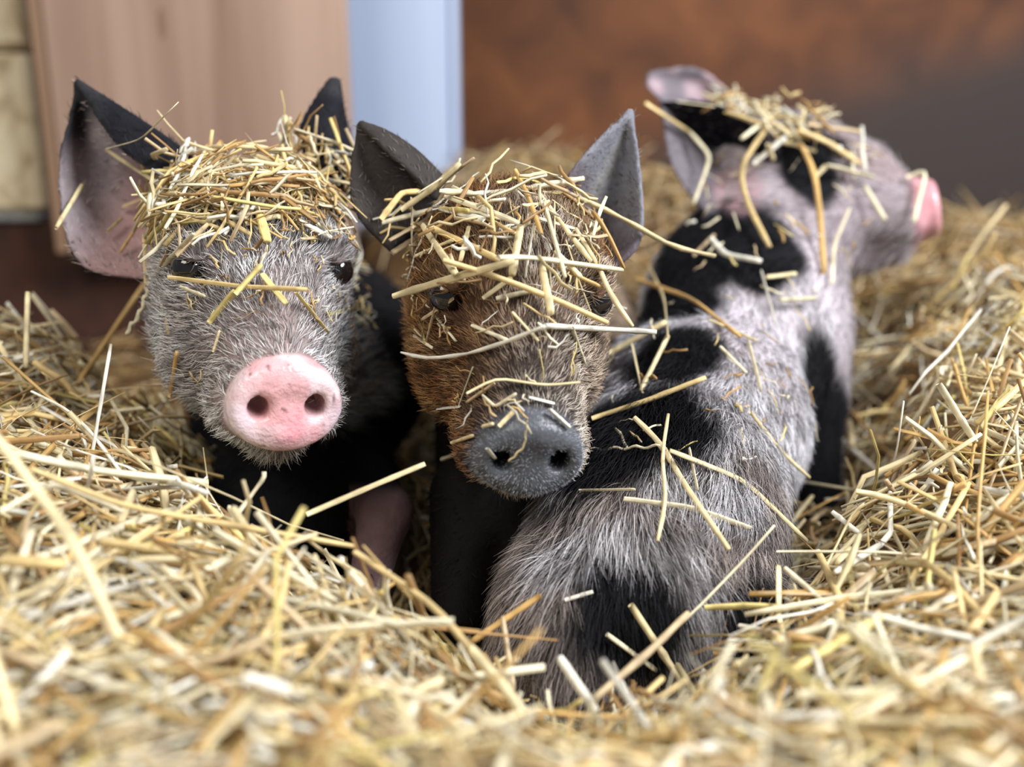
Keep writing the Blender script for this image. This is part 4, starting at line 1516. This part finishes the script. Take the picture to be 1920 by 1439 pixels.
G3 = 'straw stalks on the black and white piglet'
for it in [
    ([(1189, 783), (1237, 829), (1288, 916), (1367, 1031)], .0019, 'p', 'long bent straw stalk down the middle of the black and white piglet\'s back'),
    ([(1253, 777), (1241, 856), (1249, 936), (1233, 1015)], .0014, 'p', None), ([(1169, 936), (1296, 952), (1407, 991)], .0021, 'c', None),
    ([(1086, 920), (1191, 918)], .0014, 'c', None), ([(1256, 845), (1395, 900), (1514, 1015)], .0018, 'p', 'long straw stalk curving over the black and white piglet\'s flank'),
    ([(1407, 773), (1466, 849), (1518, 896)], .0018, 'p', None), ([(1403, 639), (1427, 734)], .0020, 'c', None), ([(1427, 508), (1455, 611)], .0022, 'w', None),
    ([(1217, 500), (1245, 559), (1252, 631)], .0023, 'p', None), ([(1252, 631), (1201, 734)], .0022, 'p', None), ([(1110, 785), (1209, 753), (1324, 708)], .0020, 'g', None),
    ([(1142, 662), (1249, 603)], .0028, 'p', None), ([(1193, 524), (1296, 559), (1387, 631)], .0021, 'o', 'golden curved straw stalk over the black and white piglet\'s shoulder'),
    ([(1185, 647), (1205, 738)], .0023, 'p', None), ([(1462, 563), (1530, 559)], .0024, 'c', None), ([(1292, 841), (1308, 920)], .0020, 'c', None),
    ([(1059, 1126), (1112, 1110)], .0013, 'w', 'short white straw piece on the black and white piglet\'s rump'),
    ([(1183, 1135), (1279, 1282)], .0022, 'p', None), ([(1138, 1190), (1231, 1258)], .0019, 'c', None),
    ([(1293, 247), (1333, 293), (1300, 383)], .0022, 'c', None), ([(1210, 193), (1293, 247)], .0024, 'g', None),
    ([(1437, 240), (1387, 313), (1397, 373), (1443, 463)], .0028, 'g', 'bent straw stalk hanging over the black and white piglet\'s ear and cheek'),
    ([(1500, 267), (1527, 320), (1537, 400), (1545, 513)], .0028, 'o', 'golden straw stalk hanging down past the black and white piglet\'s eye'),
    ([(1550, 310), (1640, 333)], .0026, 'c', None), ([(1620, 347), (1660, 413)], .0026, 'c', None), ([(1700, 333), (1737, 320), (1713, 417)], .0024, 'c', 'bent straw stalk dangling over the pink snout in profile'),
    ([(1513, 233), (1613, 247)], .0028, 't', 'thick straw stalk jutting from the brow of the piglet in profile'),
    ([(1497, 243), (1553, 267), (1613, 307)], .0028, 'g', None), ([(1413, 307), (1473, 257)], .0024, 'w', None),
    ([(1593, 390), (1563, 460), (1560, 533)], .0018, 'c', None), ([(1333, 447), (1357, 477), (1427, 490)], .0026, 'w', None),
    ([(1437, 520), (1493, 513)], .0024, 'p', None), ([(1360, 210), (1450, 240)], .0024, 'g', None), ([(1400, 200), (1500, 225)], .0024, 'p', None),
    ([(1430, 225), (1520, 260)], .0024, 'o', None), ([(1450, 215), (1390, 260)], .0022, 'c', None), ([(1480, 260), (1540, 250)], .0022, 'g', None),
    ([(1270, 190), (1340, 200)], .0022, 'c', None), ([(1440, 270), (1450, 300)], .0024, 'p', None), ([(1370, 330), (1400, 320)], .0020, 'c', None),
    ([(1300, 480), (1340, 440)], .0018, 't', None), ([(1375, 400), (1385, 430)], .0022, 'c', None), ([(1550, 310), (1530, 330)], .0022, 'p', None),
    ([(1330, 600), (1420, 640)], .0016, 'p', None), ([(1350, 650), (1400, 700)], .0015, 'c', None),
]:
    drape(it[0], it[1], it[2], it[3] or L3, G3, pig3, lift=0.0075 + 0.006 * trng.random(), flat=trng.choice([0.35, 0.6, 0.85]))
drape([(1086, 845), (1237, 837)], .0011, 'c', 'wavy straw fibre beside the dark snout', G3, pig3, lift=0.007, curl=4)

G4 = 'large stalks in the bedding'
for it in [
    ([(-10, 815), (130, 1000), (240, 1230)], .0030, 'p', 'thick pale stalk slanting down across the bedding at the picture\'s left edge', [.45, .42, .41]),
    ([(0, 845), (190, 885), (390, 905)], .0026, 'c', None, [.50, .53, .55]), ([(60, 880), (230, 950), (430, 985), (665, 1025)], .0019, 'g', 'long golden stalk reaching from the left bedding towards the nest', [.49, .49, .50, .52]),
    ([(400, 995), (640, 1135), (672, 1165)], .0026, 'c', None, [.48, .48, .48]),
    ([(575, 965), (690, 915), (797, 870)], .0020, 'p', 'straight straw stalk sticking up over the dark hollow between two snouts', [.545, .55, .555]),
    ([(665, 1035), (820, 1140), (985, 1350)], .0022, 'g', 'long straw stalk crossing the front rim below the brown piglet', [.50, .475, .45]),
    ([(208, 645), (168, 880)], .0011, 'w', 'thin white stalk standing upright by the grey piglet\'s cheek', [.585, .575]), ([(52, 548), (48, 690)], .0022, 'p', 'upright straw stalk standing in the heap at the far left', [.68, .67]),
    ([(272, 530), (140, 730)], .0026, 'o', None, [.80, .74]), ([(430, 985), (500, 890), (495, 885)], .0018, 'c', None, [.53, .54, .54]),
    ([(1227, 1211), (1295, 1155), (1396, 1050), (1452, 986)], .0024, 'c', 'bent pale stalk leaning up against the black and white piglet\'s rump', [.53, .54, .55, .555]),
    ([(1321, 1140), (1415, 1136), (1520, 1145)], .0022, 'y', 'yellow jointed stalk lying level over the hind leg', [.535, .53, .53]), ([(1478, 1218), (1639, 1072)], .0028, 't', None, [.50, .53]),
    ([(1456, 1035), (1643, 1035), (1834, 1050)], .0021, 'c', 'long straight pale stalk lying level on the right-hand bedding', [.55, .535, .53]),
    ([(1606, 922), (1654, 930), (1722, 956), (1857, 1020), (1925, 1042)], .0021, 'p', 'long stalk slanting down to the right edge of the picture', [.57, .56, .55, .53, .52]),
    ([(1460, 1215), (1388, 1387)], .0034, 'y', 'broad yellow stalk standing out of the front bedding', [.42, .41]), ([(1486, 1256), (1651, 1158)], .0024, 'y', None, [.44, .46]),
    ([(1490, 1304), (1700, 1300), (1925, 1297)], .0028, 'c', 'thick cream stalk lying level along the front at right', [.41, .405, .40]), ([(1366, 1263), (1287, 1360)], .0030, 'w', None, [.43, .42]),
    ([(1463, 1439), (1707, 1334)], .0030, 'g', None, [.38, .40]), ([(1819, 1207), (1864, 1387)], .0026, 'p', None, [.41, .39]), ([(1894, 1222), (1849, 1312)], .0032, 'c', None, [.42, .41]),
    ([(1838, 1012), (1842, 1170)], .0019, 'p', None, [.50, .48]), ([(1789, 1068), (1819, 1218)], .0018, 'g', None, [.49, .46]), ([(1920, 1110), (1849, 1170)], .0020, 'g', None, [.49, .48]),
    ([(1460, 1061), (1460, 1162), (1490, 1241)], .0018, 'p', None, [.54, .52, .49]), ([(1471, 1065), (1557, 1140)], .0015, 'c', None, [.54, .52]),
    ([(1049, 1234), (1117, 1334)], .0026, 'w', 'white straw piece standing before the black and white piglet\'s rump', [.49, .47]), ([(942, 1157), (963, 1293)], .0018, 't', None, [.52, .50]),
    ([(1014, 1117), (880, 1207)], .0019, 'o', None, [.53, .53]), ([(880, 1214), (959, 1306), (993, 1368)], .0030, 'p', None, [.47, .45, .44]),
    ([(1115, 1310), (1225, 1216), (1290, 1150)], .0024, 't', None, [.475, .50, .52]), ([(280, 1260), (560, 1185), (850, 1165)], .0028, 'c', None, [.43, .44, .46]),
    ([(60, 1290), (250, 1255), (330, 1215)], .0026, 'p', None, [.40, .41, .42]), ([(0, 1270), (380, 1245)], .0030, 'w', None, [.40, .42]), ([(200, 1400), (390, 1290), (520, 1270)], .0028, 'c', None, [.375, .395, .40]),
    ([(460, 1325), (690, 1250), (700, 1245)], .0030, 'w', None, [.40, .43, .43]), ([(500, 1340), (640, 1400)], .0026, 'p', None, [.39, .375]), ([(260, 1350), (310, 1270)], .0040, 'w', None, [.385, .40]),
    ([(0, 1050), (125, 1060)], .0030, 'g', None, [.44, .45]), ([(0, 1130), (120, 1085)], .0024, 'p', None, [.43, .44]), ([(440, 1060), (490, 1180)], .0018, 'g', None, [.50, .475]),
    ([(60, 735), (130, 770), (170, 810), (230, 890)], .0015, 'w', 'curly white straw ribbon in the bedding at left', [.63, .60, .58, .56]),
    ([(310, 1160), (520, 1080)], .0022, 'c', None, [.455, .485]), ([(560, 1110), (650, 1150)], .0018, 'g', None, [.50, .48]), ([(1640, 1160), (1700, 1300)], .0026, 'c', None, [.45, .41]),
    ([(1100, 1439), (1330, 1390)], .0030, 'o', None, [.38, .39]), ([(1560, 1439), (1800, 1400)], .0034, 'p', None, [.365, .37]), ([(760, 1300), (900, 1390)], .0026, 'p', None, [.43, .41]),
    ([(700, 1439), (780, 1320)], .0026, 'c', None, [.38, .40]), ([(1760, 720), (1810, 800), (1830, 830)], .0028, 'c', 'ragged stalk end sticking up from the heap by the right edge', [.60, .60, .595]),
    ([(1560, 960), (1610, 1000)], .0018, 'w', None, [.58, .57]), ([(1530, 1100), (1600, 960), (1620, 945)], .0020, 'p', None, [.545, .57, .575]),
    ([(640, 1180), (590, 1040)], .0018, 'p', None, [.48, .51]), ([(0, 960), (100, 905), (230, 960)], .0018, 'c', None, [.48, .50, .50]),
]:
    drape(it[0], it[1], it[2], it[3] or L4, G4, None, d=it[4], flat=trng.choice([0.4, 0.65, 0.85]))

# more large loose stalks spread over the heap
cnt = 0
while cnt < 96:
    y = 0.30 + 0.75 * trng.random() ** 1.4
    x = (trng.random() * 2 - 1) * (0.10 + 0.52 * y)
    a = trng.uniform(0, 2 * np.pi)
    l = trng.uniform(0.05, 0.13)
    dv = np.array([math.cos(a), math.sin(a), 0.0])
    s = np.linspace(-0.5, 0.5, 9)
    path = np.array([x, y, 0.0]) + dv * (s * l)[:, None]
    zz = terrain(path[:, 0], path[:, 1])
    A = np.polyfit(s, zz, 1)
    lz = np.polyval(A, s)
    if np.abs(lz - zz).max() > 0.03 or abs(A[0]) > 0.05:
        continue
    path[:, 2] = lz + max(0, (zz - lz).max()) * 0.6 + 0.012 + trng.uniform(-0.15, 0.25) * s * l + 0.03 * trng.uniform(-0.4, 1) * (np.abs(s) - 0.25) * l / 0.1
    if trng.random() < 0.4:
        path += np.cross(dv, (0, 0, 1.0)) * (np.abs(s - trng.uniform(-0.2, 0.2)) * trng.uniform(0.1, 0.4) * l)[:, None]
    if sdf_pigs(path).min() < 0.006 or ((path - CAM) @ FWD).min() < 0.30:
        continue
    add_stalk(path, trng.uniform(0.0013, 0.0026), trng.choice([0.4, 0.65, 0.85]), PAL[trng.choice(len(PAL), p=PW)] * trng.uniform(0.9, 1.06), L4, G4, trng)
    cnt += 1


# ---- small broken bits on each head and back
def inside_poly(px, py, poly):
    poly = np.array(poly, float)
    r = np.zeros(len(px), bool)
    for i in range(len(poly)):
        (xa, ya), (xb, yb) = poly[i - 1], poly[i]
        c = ((ya > py) != (yb > py)) & (px < (xb - xa) * (py - ya) / (yb - ya + 1e-9) + xa)
        r ^= c
    return r


def chaff(pig, layers, label, seed):
    rng = np.random.default_rng(seed)
    cs, dsn, lns, rds, fls = [], [], [], [], []
    px, py, d = proj(pig.V)
    facing = np.sum(pig.n * unit(CAM - pig.V), axis=1)
    for (poly, n, l0, l1, thick, r0, r1) in layers:
        m = np.where(inside_poly(px, py, poly) & (facing > -0.1) & (pig.n[:, 2] > -0.5))[0]
        if len(m) == 0:
            continue
        de = np.min([np.linalg.norm(pig.L[m] - EYE * (sx, 1, 1), axis=1) for sx in (-1, 1)], axis=0)
        m = m[de > 0.019]
        k = rng.choice(m, n)
        nn = pig.n[k]
        upv = unit(nn + np.array([0, 0, 0.8]))
        t = unit(np.cross(nn, rng.normal(size=(n, 3))))
        t = unit(t + nn * rng.normal(0, 0.16, (n, 1)))
        lay = (0.006 if pig is pig3 else 0.003) + thick * rng.random(n) ** 1.3
        cs.append(pig.V[k] + upv * lay[:, None])
        dsn.append(t)
        lns.append(rng.uniform(l0, l1, n))
        rds.append(rng.uniform(r0, r1, n))
        fls.append(rng.uniform(0.2, 0.8, n))
    cs, dsn, lns, rds, fls = (np.concatenate(v) for v in (cs, dsn, lns, rds, fls))
    n = len(cs)
    V, Qd, C, SU = bulk_straw(cs, dsn, lns, rds, fls, pick_cols(n, rng), np.where(rng.random(n) < 0.4, rng.uniform(0.05, 0.3, n), 0.02), seed + 1)
    o = mesh_obj('straw_chaff', V, Qd, M_STRAW, None, C, smooth=False, suv=SU)
    tag(o, label, 'straw', kind='stuff')


chaff(pig1, [
    ([(285, 370), (335, 290), (420, 262), (540, 245), (610, 280), (680, 350), (665, 410), (560, 415), (500, 440), (400, 445), (330, 455), (300, 430)], 400, .014, .060, .018, .0005, .0017),
    ([(290, 350), (640, 290), (690, 420), (640, 470), (500, 470), (300, 480)], 260, .006, .030, .010, .0003, .0011),
    ([(320, 440), (690, 440), (690, 640), (560, 600), (420, 620), (330, 560)], 150, .004, .016, .002, .0003, .0010),
    ([(640, 560), (700, 560), (700, 740), (650, 740)], 40, .005, .018, .003, .0003, .0009),
    ([(330, 600), (440, 640), (420, 760), (340, 740)], 14, .006, .016, .002, .0003, .0008),
], 'broken straw bits capping the grey piglet\'s brow', 61)
chaff(pig2, [
    ([(710, 420), (790, 352), (900, 345), (1080, 340), (1130, 440), (1120, 540), (1000, 560), (820, 530), (730, 480)], 150, .014, .050, .014, .0005, .0014),
    ([(760, 380), (1110, 380), (1120, 650), (780, 650)], 190, .006, .028, .006, .0003, .0009),
    ([(800, 640), (1100, 640), (1080, 800), (880, 800)], 50, .006, .022, .003, .0003, .0008),
], 'broken straw bits scattered over the brown piglet\'s face', 71)
chaff(pig3, [
    ([(1330, 190), (1420, 190), (1560, 240), (1640, 310), (1600, 330), (1480, 290), (1350, 250)], 90, .014, .045, .012, .0008, .0020),
    ([(1100, 600), (1560, 480), (1530, 900), (1150, 900)], 50, .006, .022, .003, .0004, .0011),
    ([(1300, 300), (1650, 300), (1640, 520), (1300, 520)], 30, .008, .022, .004, .0006, .0014),
], 'broken straw bits on the black and white piglet', 81)
